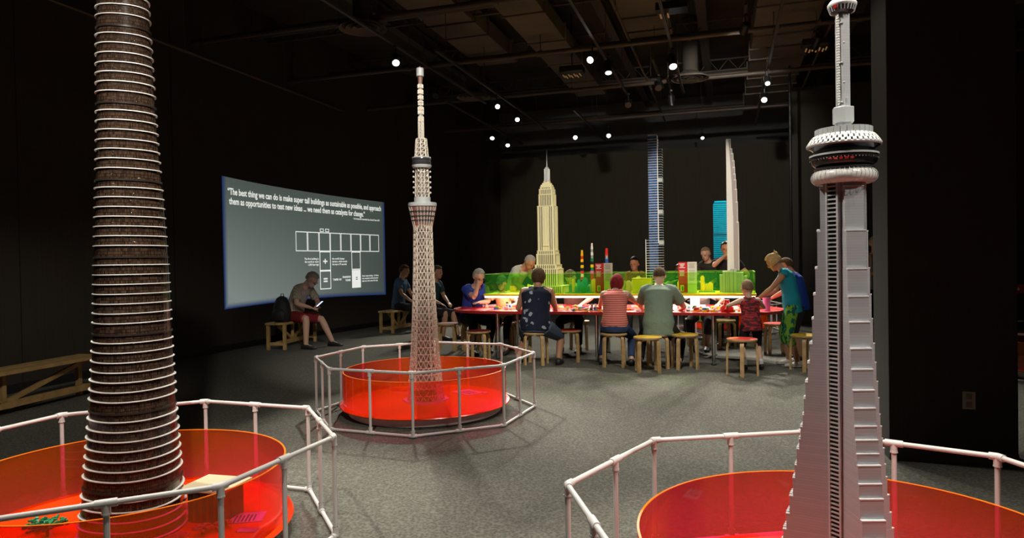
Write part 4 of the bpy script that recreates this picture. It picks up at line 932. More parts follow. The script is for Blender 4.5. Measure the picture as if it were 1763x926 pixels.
mb = MB(); mb.lathe([(.001, 0), (.10, 0), (.115, .02), (.115, .07), (.085, .10), (.001, .10)], 24); mb.build('tub_body', M_SEATRED if False else BM['red'], jug, smooth=True)
mb = MB(); mb.lathe([(.001, .10), (.055, .10), (.06, .125), (.045, .15), (.05, .18), (.001, .18)], 20); mb.build('lid', BM['red'], jug, smooth=True)
jug.scale = (.74, .74, .85)
bx = empty('pink_bucket', tb(2.12, -.28, .7125), 0, 'translucent pink bucket beside the child and the woman in teal', 'bucket'); mb = MB(); mb.lathe([(.001, 0), (.06, 0), (.075, .17), (.068, .17), (.055, .008), (.001, .008)], 24); mb.build('bucket_body', mat('pink_bucket', (.55, .18, .45), .35), bx, smooth=True); mb = MB(); mb.lathe([(.074, .16), (.08, .165), (.08, .175), (.072, .175)], 24, closed=True); mb.build('rim', mat('pink_bucket', (.55, .18, .45), .35), bx, smooth=True)
bx.scale = (.68, .68, .95)
for i, (p, q, lb) in enumerate([(-1.12, -.50, 'dark brick model on a plate at the left of the table'), (-.13, -.56, 'small dark brick gadget standing upright by the bricks'), (-1.5, -.10, 'green base plate build near the man in blue')]):
    e = empty('toy_build', tb(p, q, .7127), .4*i, lb, 'toy build'); mb = MB(); mb.box((0, 0, .005), (.16, .12, .01)); mb.build('plate', BM['grey' if i < 2 else 'green'], e)
    for k in range(6): mb = MB(); mb.box((-.05+.02*k, .02*((k % 3)-1), .01+.015+.012*(k % 3)), (.018, .03, .03+.024*(k % 3))); mb.build('block', BM[['black', 'grey', 'black', 'blue', 'white', 'tan'][k]], e)
sgr = empty('hanging_red_sign', (8.15, 10.9, 0), -.4, 'red sign with blue and yellow marks at the far right edge', 'sign')
mb = MB(); mb.box((0, 0, .83), (.7, .03, .14)); mb.build('sign_board', BM['red'], sgr); mb = MB()
for x in (-.3, .3): mb.box((x, 0, .38), (.03, .03, .76))
mb.build('sign_post', M_BLACK, sgr); mb = MB()
for k in range(5): mb.box((-.28+k*.06, -.017, .83), (.03, .004, .05))
mb.build('sign_mark', BM['white'], sgr)
bp_ = empty('black_backpack', B2+V((-.05, -.38, .45)), B2R-pi/2, 'black backpack slumped on the bench behind the seated man', 'backpack')
mb = MB(); mb.loft([[V((w*cos(a)*(1 if abs(cos(a)) < .9 else .93), d*sin(a), z)) for a in [i*2*pi/16 for i in range(16)]] for w, d, z in ((.12, .09, 0), (.16, .13, .03), (.165, .13, .18), (.14, .12, .30), (.09, .09, .40), (.03, .03, .435))]); mb.build('bag_body', mat('black_nylon', (.015, .015, .017), .7), bp_, smooth='all')
mb = MB(); mb.loft([[V((w*cos(a), -.12+d*sin(a), z)) for a in [i*2*pi/12 for i in range(12)]] for w, d, z in ((.08, .02, .03), (.12, .05, .05), (.12, .05, .17), (.07, .03, .22))]); mb.build('front_pocket', mat('black_nylon', (.015, .015, .017), .7), bp_, smooth='all')
mb = MB(); mb.tube([(-.03, .02, .42), (-.02, .02, .47), (.02, .02, .47), (.03, .02, .42)], .007, 6); mb.build('strap', M_BLACK, bp_)
# thin black post by the partition
mb = MB(); pp = EYE+ray(1363, 450)*(13.2); mb.tube([(0, 0, 0), (0, 0, 5.9)], .025, 10); tag(mb.build('black_post', M_BLACK, loc=(pp.x, pp.y, 0), smooth=True), 'thin black floor to ceiling post before the back wall', 'post')
# ------------------------------------------------------------------ people
SKIN = {'fair': mat('skin_fair', (.55, .33, .23), .5), 'tan': mat('skin_tan', (.42, .22, .13), .5), 'brown': mat('skin_brown', (.22, .11, .06), .5)}
def ik(a, b, l1, l2, hint):
    a, b, hint = V(a), V(b), V(hint); d = b-a; D = min(d.length, (l1+l2)*.995); dn = d.normalized()
    x = (l1*l1-l2*l2+D*D)/(2*D); h = sqrt(max(0, l1*l1-x*x)); pr = (hint-dn*hint.dot(dn)).normalized(); return a+dn*x+pr*h, a+dn*D
def ering(c, right, fwd, rx, ry, n=20, front=1., back=1.):
    return [V(c)+right*(rx*cos(t))+fwd*(ry*(front if sin(t) > 0 else back)*sin(t)) for t in [2*pi*i/n for i in range(n)]]
def fluid(o, vox, sm=3):
    r = o.modifiers.new('skin_surface', 'REMESH'); r.mode = 'VOXEL'; r.voxel_size = vox; r.use_smooth_shade = True
    s = o.modifiers.new('soften', 'SMOOTH'); s.factor = .5; s.iterations = sm; return o
def limb(mb, pts, rs, n=12):
    P, R = [], []
    for i in range(len(pts)-1):
        for k in range(4): t = k/4; P.append(V(pts[i]).lerp(V(pts[i+1]), t)); R.append(rs[i]+(rs[i+1]-rs[i])*t)
    P.append(V(pts[-1])); R.append(rs[-1]); mb.tube(P, R, n)
def hand(mb, W, d, nrm, s, curl=.35, side=1):
    """palm, four bent fingers of unequal length and a thumb leaving the palm's side"""
    d = V(d).normalized(); nrm = (V(nrm)-d*V(nrm).dot(d)).normalized(); sd = d.cross(nrm)*side
    rings = []
    for t, w, h in ((-.01, .024, .019), (.02, .030, .016), (.055, .038, .014), (.085, .038, .011)):
        rings.append([W+d*t*s+(sd*w*cos(a)+nrm*h*sin(a))*s for a in [2*pi*i/12 for i in range(12)]])
    mb.loft(rings)
    for k, (L, off) in enumerate(((.066, -.030), (.076, -.0105), (.072, .0105), (.056, .029))):
        p = W+(d*.078+sd*(-off))*s; dd = d.copy(); path = [p]; 
        for q in range(3):
            ang = curl*(q+.6)*.8; dd = (d*cos(ang)+nrm*sin(ang)); p = p+dd*L*s*(.42, .32, .26)[q]; path.append(p.copy())
        mb.tube(path, [.0085*s, .0082*s, .0076*s, .006*s], 8)
    p = W+(d*.025+sd*.028)*s; q = p+(d*.6+sd*.75+nrm*.15).normalized()*.034*s; r = q+(d*.85+sd*.3+nrm*.35).normalized()*.028*s
    mb.tube([p, q, r], [.012*s, .0095*s, .007*s], 8)
def person(loc, face_dir, label, height=1.70, pose='stand', lean=.05, upper=.1, side=0., head=(.1, 0., 0.), hands=None, hint=None, feet=None, knee_hint=(0, 1, .3), skin='fair',
           shirt=None, sleeve=.45, pants=None, leg_to=1.9, hair=None, hair_style='short', shoe=None, sock=None, build=1., hip_z=None, head_big=1., hem=-.06, curl=.4, palm=None, neck_cut=True, glasses=False, cap=None, show_face=False):
    s = height/1.70; root = empty('person', (loc[0], loc[1], loc[2] if len(loc) > 2 else 0), atan2(-face_dir[0], face_dir[1]), label, 'person')
    X, Y, Z = V((1, 0, 0)), V((0, 1, 0)), V((0, 0, 1)); sk_ = SKIN[skin]
    hz = hip_z if hip_z is not None else (.90*s if pose == 'stand' else .535)
    P = V((0, 0, hz)); d1 = V((sin(side), sin(lean), cos(lean))).normalized(); d2 = V((sin(side)*1.1, sin(lean+upper), cos(lean+upper))).normalized(); d3 = V((0, sin(lean+upper*1.8), cos(lean+upper*1.8))).normalized()
    W_ = P+d1*.17*s; CH = W_+d1*.10*s+d2*.10*s; SHO = CH+d2*.12*s; NB = SHO+d3*.045*s
    hp, hy, hr = head; hd = Matrix.Rotation(-hy, 3, 'Z')@Matrix.Rotation(-hp, 3, 'X')@Matrix.Rotation(hr, 3, 'Y')
    hs = s*1.07*head_big; nk = (d3+hd@Z*.8).normalized(); HC = NB+nk*.052*s+hd@V((0, .018, .092))*hs
    B = MB(); bw = build
    prof = [(P-d1*.10*s, .12, .10, Y, d1), (P-d1*.04*s, .158, .115, Y, d1), (P+d1*.05*s, .160, .112, Y, d1), (W_, .135, .098, Y, d1), (CH-d2*.03*s, .148, .108, Y, d2), (CH+d2*.07*s, .165, .105, Y, d2), (SHO-d2*.015*s, .150, .082, Y, d2), (SHO+d3*.025*s, .085, .062, Y, d3), (NB+d3*.01*s, .056, .056, Y, d3), (NB+nk*.07*s, .050, .054, Y, nk)]
    rings = []
    for c, rx, ry, f, u in prof:
        r_ = X-u*X.dot(u); r_.normalize(); f_ = u.cross(r_); k = bw if rx > .1 else 1
        rings.append(ering(c, r_, f_, rx*s*k, ry*s*k))
    B.loft(rings); trings = rings
    # skull, jaw, nose, ears, brow, lips
    B.ell(HC+hd@V((0, -.008, .02))*hs, V((.074, .092, .092))*hs, hd, 24, 16); B.ell(HC+hd@V((0, .028, -.045))*hs, V((.054, .058, .062))*hs, hd, 18, 12)
    B.loft([[HC+hd@(V((x*w, y, z))*hs) for x, y, z in ((-.010, .078, zc), (.010, .078, zc), (.0, .078+dy, zc))] for zc, w, dy in ((.022, .6, .014), (-.004, 1.0, .034), (-.022, 1.5, .022))])
    for sx in (-1, 1): B.ell(HC+hd@V((sx*.076, -.008, -.005))*hs, V((.009, .015, .025))*hs, hd, 10, 8); B.ell(HC+hd@V((sx*.028, .074, .028))*hs, V((.018, .010, .007))*hs, hd, 10, 6)
    B.ell(HC+hd@V((0, .084, -.048))*hs, V((.020, .008, .006))*hs, hd, 10, 6); B.ell(HC+hd@V((0, .074, -.083))*hs, V((.018, .013, .014))*hs, hd, 10, 6)
    B.tube([NB, HC+hd@V((0, -.02, -.05))*hs], .052*s, 14)
    # arms
    hands = hands or [(-.24, .10, hz-.10), (.24, .10, hz-.10)]; hint = hint or [(-1, -.6, -.4), (1, -.6, -.4)]
    right_ = (X-d2*X.dot(d2)).normalized(); arms = []
    for i, sx in enumerate((-1, 1)):
        S0 = SHO+right_*(sx*.155*s*(.5+.5*bw))-d2*.02*s; E_, Wr = ik(S0, V(hands[i]), .275*s, .245*s, hint[i]); arms.append((S0, E_, Wr))
        limb(B, [SHO+right_*sx*.09*s-d2*.01*s, S0, S0.lerp(E_, .4), E_, E_.lerp(Wr, .3), Wr], [.055*s, .056*s*bw, .046*s*bw, .036*s, .039*s, .024*s])
        fd = (Wr-E_).normalized(); pn = V(palm[i]) if palm else (V((0, -.2, -1)) if abs(fd.z) < .8 else V((-sx, 0, 0)))
        hand(B, Wr, fd, pn, s, curl, side=-sx)
    # legs
    if pose == 'stand' and feet is None: feet = [(-.11, -.02, .075), (.11, .05, .075)]
    if feet is None: feet = [(-.14, .36, .075), (.14, .36, .075)]
    legs = []
    for i, sx in enumerate((-1, 1)):
        H0 = P+V((sx*.088*s*bw, .0, -.02*s)); F_ = V(feet[i]); F_ = V((F_.x, F_.y, max(F_.z, .07*s))); K_, A_ = ik(H0, F_, .415*s, .405*s, V(knee_hint)+V((sx*.15, 0, 0))); legs.append((H0, K_, A_))
        limb(B, [H0, H0.lerp(K_, .35), K_, K_.lerp(A_, .3), A_], [.088*s*bw, .074*s*bw, .052*s, .054*s, .036*s])
        B.tube([A_+V((0, -.045, -.025))*s, A_+V((0, .02, -.03))*s, A_+V((0, .10, -.048))*s, A_+V((0, .15, -.055))*s], [.034*s, .036*s, .027*s, .018*s], 10)
    body = fluid(B.build('body', sk_, root, smooth='all'), .0085*max(.8, s), 2)
    # face details
    E1 = MB()
    for sx in (-1, 1): E1.ell(HC+hd@V((sx*.029, .0785, .010))*hs, V((.012, .006, .0065))*hs, hd, 10, 6)
    E1.build('eyes', mat('eye_dark', (.03, .02, .015), .3), root, smooth=True)
    M1 = MB(); M1.ell(HC+hd@V((0, .0895, -.048))*hs, V((.021, .004, .005))*hs, hd, 10, 6); M1.build('lips', mat('lips', (.35, .12, .10), .5), root, smooth=True)
    if glasses:
        G = MB()
        for sx in (-1, 1):
            G.tube([HC+hd@V((sx*.030+.019*cos(t), .092, .010+.014*sin(t)))*hs for t in [k*2*pi/10 for k in range(11)]], .0022, 5)
            G.tube([HC+hd@V((sx*.049, .092, .014))*hs, HC+hd@V((sx*.078, .0, .012))*hs], .0022, 5)
        G.build('glasses', M_BLACK, root)
    # clothes
    if shirt:
        S = MB(); g = .014*s; R2 = []
        idx = [0, 1, 2, 3, 4, 5, 6, 7]
        for j in idx:
            c, rx, ry, f, u = prof[j]; r_ = X-u*X.dot(u); r_.normalize(); f_ = u.cross(r_); k = bw if rx > .1 else 1
            if j == 0: c = P+d1*(hem-.02)*s; rx, ry = .160, .115
            if j == 1: c = P+d1*(max(hem, -.06)*.5)*s
            ee = g*(1.5 if j in (2, 3) else 1)
            R2.append(ering(c, r_, f_, rx*s*k+ee, ry*s*k+ee))
        S.loft(R2)
        for (S0, E_, Wr), sx in zip(arms, (-1, 1)):
            if sleeve <= 0: S.tube([SHO+right_*sx*.06*s, SHO+right_*sx*.115*s], [.07*s, .066*s], 12); continue
            pts = [SHO+right_*sx*.08*s, S0]; rs_ = [.07*s, .068*s*bw]
            if sleeve <= 1: pts.append(S0.lerp(E_, sleeve)); rs_.append(.064*s*bw)
            else: pts += [E_, E_.lerp(Wr, sleeve-1)]; rs_ += [.055*s, .042*s]
            limb(S, pts, rs_)
        fluid(S.build('shirt', shirt, root, smooth='all'), .011*max(.8, s), 2)
    if pants:
        T = MB(); R3 = []
        for j in (0, 1, 2):
            c, rx, ry, f, u = prof[j]; k = bw; R3.append(ering(c if j < 2 else P+d1*.07*s, X, u.cross(X), rx*s*k+.012*s, ry*s*k+.012*s))
        T.loft(R3)
        for H0, K_, A_ in legs:
            pts = [H0+V((0, 0, .01)), H0.lerp(K_, .35)]; rs_ = [.098*s*bw, .088*s*bw]
            if leg_to <= 1: pts.append(H0.lerp(K_, leg_to)); rs_.append(.082*s)
            else: pts += [K_, K_.lerp(A_, leg_to-1)]; rs_ += [.072*s, .056*s if leg_to > 1.5 else .064*s]
            limb(T, pts, rs_)
        fluid(T.build('trousers' if leg_to > 1.3 else 'shorts', pants, root, smooth='all'), .011*max(.8, s), 2)
    for H0, K_, A_ in legs:
        if sock: q = MB(); q.tube([A_+V((0, 0, .0)), A_+(K_-A_).normalized()*.10*s], [.043*s, .050*s], 12); q.build('sock', sock, root, smooth=True)
        q = MB(); sm_ = shoe or mat('shoe_black', (.02, .02, .02), .5); rr = []
        for yy, wv, hh in ((-.075, .030, .055), (-.055, .038, .085), (.0, .042, .088), (.06, .044, .062), (.12, .047, .045), (.165, .040, .034), (.185, .022, .020)):
            z0_ = A_.z-.072*s; rr.append([V((A_.x+wv*s*cos(a), A_.y+yy*s, z0_+(.5+.5*sin(a))*hh*s)) for a in [2*pi*k/12 for k in range(12)]])
        q.loft(rr); o = q.build('shoe', sm_, root, smooth='all')
        q = MB(); q.loft([[V((A_.x+wv*s*e_, A_.y+yy*s, A_.z-.072*s+zz_)) for e_, zz_ in ((-1, 0), (1, 0), (1, .014*s), (-1, .014*s))] for yy, wv in ((-.076, .028), (-.03, .040), (.10, .047), (.16, .040), (.187, .02))]); q.build('sole', mat('sole_pale', (.5, .48, .45), .6) if sm_ != mat('shoe_black', (0, 0, 0)) else M_BLACK, o)
    if hair:
        Hm = MB(); n, mm = 36, 24; rings = []; rdh = random.Random(len(label)*7)
        for i in range(mm+1):
            th = max(.03, min(pi-.03, pi*i/mm)); ring = []
            for k in range(n):
                a = 2*pi*k/n; u = V((sin(th)*cos(a), sin(th)*sin(a), cos(th))); fr_ = u.y; z = u.z; t = 1.17+.025*sin(a*11+th*7)+rdh.uniform(-.018, .018)
                cov = z > .42+.30*fr_ if fr_ > 0 else z > -.85+.62*(1+fr_)
                if hair_style == 'fringe': cov = (z < .45 and z > -.5 and fr_ < .15)
                if hair_style in ('bob', 'long'):
                    cov = cov or (fr_ < .35 and z > -1.01)
                    if hair_style == 'bob': t += .06 if z < .2 else .03
                if hair_style == 'bun': cov = cov or (fr_ < .5 and z > -.55); t += .02
                if hair_style == 'full': cov = cov or (fr_ < .30 and z > -.88); t += .07
                if hair_style == 'bald': cov = z > -.4 and z < .35 and fr_ < .1; t = 1.035 if cov else t
                if hair_style == 'crop': t = 1.05+.012*sin(a*13)
                if not cov: t = .80
                x_, y_, z_ = u.x*.074*t, u.y*.092*t-.008, u.z*.094*t+.02
                if hair_style in ('bob', 'long') and u.z < 0 and cov: z_ -= (-u.z)*(.055 if hair_style == 'bob' else .13); x_ *= 1.06
                ring.append(HC+hd@V((x_, y_, z_))*hs)
            rings.append(ring)
        Hm.loft(rings)
        if hair_style == 'bun': 
            Hm.ell(HC+hd@V((0, -.098, .075))*hs, V((.034, .032, .036))*hs, hd, 14, 10)
            for k in range(7): a = k*.9; Hm.tube([HC+hd@V((.02*cos(a), -.098, .075+.02*sin(a)))*hs, HC+hd@V((.05*cos(a), -.12, .09+.045*sin(a)))*hs], [.007, .002], 5)
            for sx in (-1, 1): Hm.tube([HC+hd@V((sx*.075, .03, .03))*hs, HC+hd@V((sx*.082, .05, -.02))*hs, HC+hd@V((sx*.07, .062, -.07))*hs], [.008, .006, .002], 6)
        Hm.build('hair', hair, root, smooth='all')
    if cap:
        Q = MB(); Q.lathe([(.082*hs, 0), (.084*hs, .02*hs), (.075*hs, .055*hs), (.045*hs, .085*hs), (.002, .092*hs)], 24); Q.v = [tuple(HC+hd@V((x, y*1.18-.008*hs, z+.045*hs))) for x, y, z in Q.v]
        Q.loft([[HC+hd@V((x*hs, y*hs, z*hs)) for x in (-.055, -.03, 0, .03, .055)]+[HC+hd@V((x*hs, y*hs, (z-.006)*hs)) for x in (.055, .03, 0, -.03, -.055)] for y, z in ((.07, .055), (.11, .052), (.145, .044))])
        Q.build('cap', cap, root, smooth=True)
    return root, dict(HC=HC, arms=arms, legs=legs, NB=NB, SHO=SHO, CH=CH, P=P, s=s, hd=hd, d1=d1, d2=d2)

def cloth(name, base, spot=None, kind='plain', scale=20., thr=.58, rough=.85):
    if name in MATS: return MATS[name]
    mt, nt, b = nodes(name); N, L = nt.nodes, nt.links; b.inputs['Roughness'].default_value = rough; b.inputs['Specular IOR Level'].default_value = .15
    tc = N.new('ShaderNodeTexCoord'); x, y, z, _ = objxyz(nt)
    if kind == 'plain': b.inputs['Base Color'].default_value = (*base, 1)
    elif kind == 'stripe': L.new(mixc(nt, mathn(nt, 'LESS_THAN', frac(nt, z, scale), .4), base, spot), b.inputs['Base Color'])
    elif kind == 'vstripe': L.new(mixc(nt, mathn(nt, 'LESS_THAN', frac(nt, x, scale), .35), base, spot), b.inputs['Base Color'])
    elif kind == 'birds':
        v = N.new('ShaderNodeTexVoronoi'); v.inputs['Scale'].default_value = scale; n = N.new('ShaderNodeTexNoise'); n.inputs['Scale'].default_value = scale*1.6; L.new(tc.outputs['Object'], v.inputs['Vector']); L.new(tc.outputs['Object'], n.inputs['Vector'])
        f = mathn(nt, 'LESS_THAN', mathn(nt, 'ADD', v.outputs['Distance'], mathn(nt, 'MULTIPLY', n.outputs['Fac'], .9)), thr); L.new(mixc(nt, f, base, spot), b.inputs['Base Color'])
    else:
        n = N.new('ShaderNodeTexNoise'); n.inputs['Scale'].default_value = scale; n.inputs['Detail'].default_value = 2; L.new(tc.outputs['Object'], n.inputs['Vector'])
        mp = N.new('ShaderNodeMapping'); mp.inputs['Scale'].default_value = (1, 1, 3) if kind == 'marl' else (1, 1, .6); L.new(tc.outputs['Object'], mp.inputs[0]); L.new(mp.outputs[0], n.inputs['Vector'])
        f = mathn(nt, 'GREATER_THAN', n.outputs['Fac'], thr); L.new(mixc(nt, f, base, spot), b.inputs['Base Color'])
    n4 = N.new('ShaderNodeTexNoise'); n4.inputs['Scale'].default_value = 9; n4.inputs['Detail'].default_value = 3; L.new(tc.outputs['Object'], n4.inputs['Vector'])
    bp = N.new('ShaderNodeBump'); bp.inputs['Strength'].default_value = .5; bp.inputs['Distance'].default_value = .04; L.new(n4.outputs['Fac'], bp.inputs['Height']); L.new(bp.outputs['Normal'], b.inputs['Normal'])
    MATS[name] = mt; return mt
def dull(m): m.node_tree.nodes['Principled BSDF'].inputs['Specular IOR Level'].default_value = .12; return m
H_BR = mat('hair_brown', (.075, .045, .025), .85, vary=.4, vs=60); H_GR = mat('hair_grey', (.30, .28, .25), .85, vary=.35, vs=60); H_RED = mat('hair_dark_red', (.20, .018, .022), .85, vary=.4, vs=60)
H_BLK = mat('hair_black', (.015, .012, .010), .4); H_BLO = mat('hair_blond', (.50, .34, .15), .85, vary=.35, vs=60); H_SB = mat('hair_sandy', (.20, .13, .075), .85, vary=.3, vs=60)
for h_ in (H_BR, H_GR, H_RED, H_BLK, H_BLO, H_SB): dull(h_)
JEAN = cloth('denim_dark', (.035, .055, .12)); JEANL = cloth('denim_grey', (.075, .10, .14)); DARK = cloth('dark_cloth', (.022, .020, .022)); KHAKI = cloth('khaki', (.14, .10, .06))
NXY = (NX.x, NX.y)
TBH = .735
# seated with their backs to the camera
person((.31, 9.24), NXY, 'woman seen from behind in navy sleeveless top with pale bird print', 1.66, 'sit', .10, .22, hands=[(-.27, .38, TBH), (.16, .46, TBH)], hint=[(-.6, -.6, -1), (.6, -.6, -1)],
    feet=[(-.27, .05, .08), (.30, .05, .08)], shirt=cloth('navy_birds', (.014, .018, .035), (.30, .33, .38), 'birds', 9, .69), sleeve=0, pants=JEANL, leg_to=.95, hair=H_BR, hair_style='full', build=1.30, head=(.30, .0, 0), skin='tan', hem=-.05)
person((1.34, 8.97), NXY, 'red haired woman seen from behind in striped red sleeveless top and jeans', 1.52, 'sit', .12, .26, hands=[(-.28, .50, TBH), (.30, .58, TBH)], hint=[(-.8, -.4, -1), (1, -.2, -.4)],
    feet=[(-.2, .12, .08), (.2, .12, .08)], shirt=cloth('striped_red', (.50, .10, .09), (.68, .30, .24), 'stripe', .028), sleeve=0, pants=JEAN, hair=H_RED, hair_style='bob', build=1.15, head=(.60, .1, 0), hem=0.)
pg, pgi = person((1.89, 8.83), NXY, 'man seen from behind in a grey green short sleeved shirt', 1.72, 'sit', .10, .26, hands=[(-.24, .50, TBH), (.28, .44, TBH)], hint=[(-.7, -.6, -1), (.9, -.5, -1)],
    feet=[(-.25, .0, .08), (.25, .0, .08)], shirt=cloth('sage_shirt', (.18, .24, .18)), sleeve=.75, pants=DARK, hair=H_BR, hair_style='crop', build=1.17, head=(.5, 0, 0), hem=-.10)
# at the left end, elbow on the table, hand over the face
person((-.66, 10.80), (.50, -.86), 'grey haired man in a blue shirt resting his face in one hand', 1.74, 'sit', .22, .28, hands=[(.10, .47, .79), (.045, .36, 1.085)], hint=[(-.8, 0, -.5), (.35, 1.0, -1.2)],
    feet=[(-.10, .30, .08), (.22, .44, .08)], shirt=cloth('blue_shirt', (.03, .06, .33)), sleeve=.62, pants=DARK, hair=H_GR, hair_style='short', build=1.08, head=(.42, .0, 0), skin='fair', palm=[(0, 0, -1), (0, -1, 0)], curl=.3, glasses=True)
# standing behind the table, left
person((-.02, 11.25), (.75, -.66), 'grey haired person in a pale shirt bending over behind the left of the deck', 1.66, 'stand', .38, .38, hands=[(-.1, .55, .98), (.16, .52, .95)], shirt=cloth('pale_shirt', (.45, .43, .38)), sleeve=.6, pants=KHAKI, hair=H_GR, hair_style='crop', head=(.8, 0, 0), skin='tan')
person((-.13, 10.66), (-NXY[0], -NXY[1]), 'child in a light top and cap seen through the green guard at the left', 1.30, 'sit', .12, .1, hands=[(-.2, .28, TBH), (.2, .28, TBH)], shirt=cloth('cream_tee', (.62, .50, .20)), sleeve=.5, pants=DARK, hair=H_BR, cap=cloth('green_cap', (.05, .12, .06)), head=(.2, 0, 0), head_big=1.15, hip_z=.54)
# seated far side, only hands and legs show
person((.98, 10.80), (-NXY[0], -NXY[1]), 'person behind the middle of the deck reaching across the table with one arm', 1.68, 'sit', .15, .2, hands=[(-.2, .42, TBH), (.42, .50, TBH)], hint=[(-1, 0, -.3), (1, 0, 0)], shirt=cloth('brown_tee', (.10, .06, .05)), sleeve=.5, pants=DARK, hair=H_BR, head=(.85, 0, 0))
person((2.93, 10.62), (-.30, -.954), 'person in a white top and dark trousers seated on the far side', 1.60, 'sit', .45, .5, hands=[(-.28, .62, TBH), (.2, .62, TBH)], hint=[(-1, 0, -.3), (1, 0, -.3)], feet=[(-.10, .30, .08), (.12, .28, .08)], shirt=cloth('white_tee', (.66, .64, .62)), sleeve=.6, pants=cloth('grey_trousers', (.05, .045, .05)), leg_to=1.5, hair=H_BLK, head=(1.0, 0, 0), skin='tan', shoe=mat('shoe_black', (.02, .02, .02), .5))
# beyond the deck
person((2.10, 11.6), (-.2, -.97), 'boy in a red shirt standing beyond the blue skyscraper', 1.42, 'stand', .05, .1, hands=[(-.2, .2, .75), (.2, .2, .75)], shirt=cloth('red_tee', (.42, .02, .025)), sleeve=.5, pants=DARK, hair=H_BLK, head=(.15, .3, 0), skin='tan', head_big=1.1, show_face=True)
person((3.44, 11.7), (-.75, -.5), 'short haired man in a dark shirt looking down, left of the cyan tower', 1.62, 'stand', .08, .2, hands=[(-.15, .3, .95), (.2, .3, .95)], shirt=cloth('olive_dark', (.035, .035, .025)), sleeve=.6, pants=DARK, hair=H_SB, hair_style='crop', head=(.45, -.2, 0), skin='fair')
person((3.47, 11.0), (-.35, -.93), 'dark haired person in a black shirt holding a hand to the mouth', 1.66, 'stand', .02, .05, hands=[(-.22, .15, .95), (.02, .17, 1.435)], hint=[(-1, 0, -1), (1, .45, -.9)], shirt=cloth('black_tee', (.012, .012, .014)), sleeve=.55, pants=DARK, hair=H_BLK, head=(.1, 0, 0), skin='tan', palm=[(1, 0, 0), (0, -1, .2)], build=1.05)
person((3.02, 12.3), (-.2, -.97), 'small child in a dark top between the short haired man and the second sign', 1.28, 'stand', .05, .05, hands=[(-.1, .2, 1.0), (.1, .2, 1.0)], shirt=DARK, pants=DARK, hair=H_BLK, head_big=1.12, skin='brown', head=(.1, 0, 0))
# right end
person((2.98, 8.50), (.02, 1.0), 'small child seen from behind in a red marled vest and black shorts', 1.08, 'stand', .16, .12, hands=[(-.24, .20, .76), (.10, .26, .76)], hint=[(-1, -.4, -.2), (1, -.4, -.2)], shirt=cloth('red_marl', (.32, .03, .03), (.07, .02, .025), 'marl', 16, .5), sleeve=0, pants=cloth('black_shorts', (.014, .014, .016)), leg_to=1.12, hair=H_SB, hair_style='crop', head=(.35, 0, 0), head_big=1.45, build=1.15, sock=mat('white_sock', (.6, .6, .6), .8), hem=-.12, feet=[(-.10, -.05, .07), (.12, .0, .07)])
wt_, wi = person((3.60, 8.76), (-.93, .36), 'blonde woman in a teal sleeveless top and green patterned leggings', 1.50, 'stand', .12, .24, hands=[(-.10, .42, .86), (.10, .38, .88)], hint=[(-.2, -1, -1.2), (.2, -1, -1.2)], shirt=cloth('teal_top', (.015, .25, .34)), sleeve=.06, pants=cloth('green_leggings', (.16, .36, .03), (.01, .10, .08), 'leaf', 24, .5), leg_to=1.42, hair=H_BLO, hair_style='bun', head=(.72, 0, 0), skin='tan', shoe=mat('shoe_white', (.60, .57, .55), .5), hem=-.10, build=.98, feet=[(-.10, -.06, .075), (.10, .04, .075)])
person((3.90, 9.20), (-.85, .5), 'person in a royal blue shirt and dark shorts standing behind the woman in teal', 1.42, 'stand', .10, .25, hands=[(-.15, .35, .85), (.15, .35, .85)], shirt=cloth('royal_blue', (.015, .045, .26)), sleeve=.6, pants=DARK, leg_to=1.15, hair=H_BR, head=(.5, 0, 0), skin='tan')
person((6.18, 11.6), (-.3, -.95), 'grey haired man in a striped shirt glimpsed between the grey tower and the column', 1.72, 'stand', .02, .05, hands=[(-.28, .05, .9), (.05, .25, 1.1)], shirt=cloth('grey_stripes', (.34, .32, .30), (.12, .12, .12), 'vstripe', .05), sleeve=.6, pants=cloth('navy_trousers', (.02, .022, .04)), hair=H_GR, skin='fair', head=(.1, 0, 0))
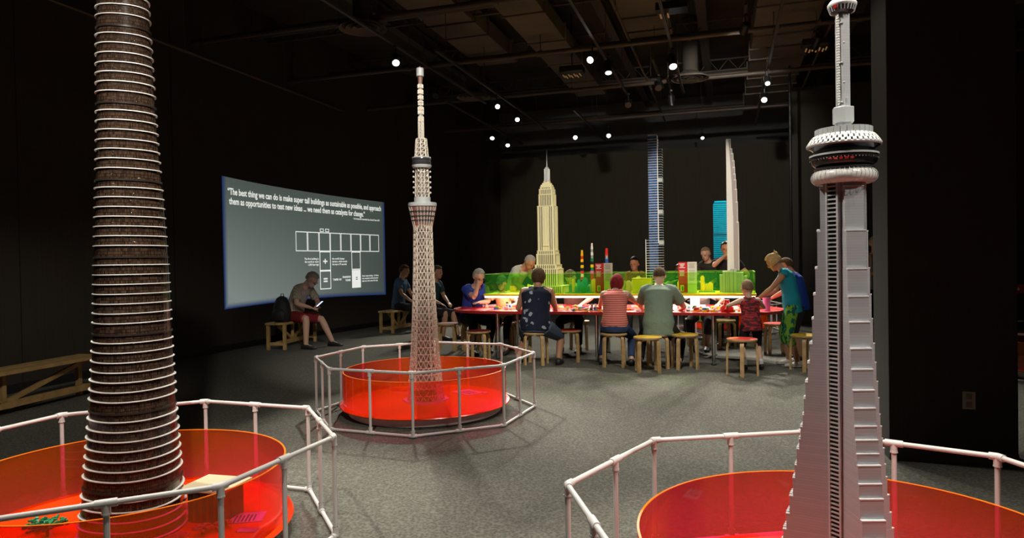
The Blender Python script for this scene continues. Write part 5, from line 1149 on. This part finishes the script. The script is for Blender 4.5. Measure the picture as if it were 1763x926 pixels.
# the man on the bench with his phone
bm, bi = person((-3.77, 11.72), (.95, -.30), 'man in a pale striped shirt and red shorts on a bench with a phone', 1.80, 'sit', .26, .34, hands=[(-.06, .42, .70), (.10, .40, .68)], hint=[(-1, -.1, -.5), (1, -.1, -.5)], feet=[(-.20, .62, .08), (.28, .42, .08)], knee_hint=(0, .6, 1), shirt=cloth('cream_stripes', (.42, .36, .28), (.28, .23, .18), 'vstripe', .03), sleeve=.75, pants=cloth('red_shorts', (.20, .02, .025)), leg_to=.9, hair=H_GR, hair_style='short', head=(.78, 0, 0), skin='fair', glasses=True, build=1.05, shoe=mat('shoe_black', (.02, .02, .02), .5), hip_z=.55, sock=None)
mw = Matrix.Translation(bm.location)@Matrix.Rotation(bm.rotation_euler.z, 4, 'Z')
ph = empty('mobile_phone', mw@V((.02, .53, .735)), bm.rotation_euler.z+radians(50), 'small phone with a glowing bluish screen in the seated man\'s hands', 'phone'); R_ = Matrix.Rotation(radians(40), 3, 'X')
mb = MB(); mb.box((0, 0, 0), (.075, .145, .008), R=R_); mb.build('case', M_BLACK, ph); mb = MB(); mb.box(R_@V((0, 0, .0048)), (.068, .13, .001), R=R_); mb.build('screen', mat('phone_screen', (.1, .1, .2), .3, emit=(.45, .55, 1.), es=3.), ph)
# behind the lattice tower
person((-2.35, 14.0), (.95, -.25), 'dim person in a blue shirt sitting on a bench behind the white lattice tower', 1.74, 'sit', .1, .1, hands=[(-.14, .36, .62), (.14, .36, .62)], feet=[(-.12, .42, .08), (.12, .46, .08)], shirt=cloth('slate_blue', (.05, .09, .15)), sleeve=.6, pants=DARK, hair=H_BR, skin='tan', head=(.3, 0, 0), hip_z=.55)
person((-1.52, 12.6), (.90, -.43), 'dim person in dark clothes seated right of the white lattice tower, one leg forward', 1.70, 'sit', .15, .1, hands=[(-.14, .30, .66), (.14, .30, .66)], feet=[(-.05, .55, .08), (.15, .35, .08)], shirt=cloth('dark_teal', (.02, .05, .06)), sleeve=.6, pants=DARK, leg_to=1.0, hair=H_BR, skin='tan', head=(.2, 0, 0), hip_z=.55, shoe=mat('shoe_black', (.02, .02, .02), .5))
stool(-1.56, 12.62, .5, M_SEATDARK, 'dark stool under the dim person right of the lattice tower')
stool(.0-.13-.0, 10.76, .2, M_WOOD, 'stool under the child seen through the green guard')
# accessories
def strap(root, pts, mt, r=.006, name='bag_strap'): mb = MB(); mb.tube(pts, r, 6); mb.build(name, mt, root, smooth=True)
bpy.context.view_layer.update()
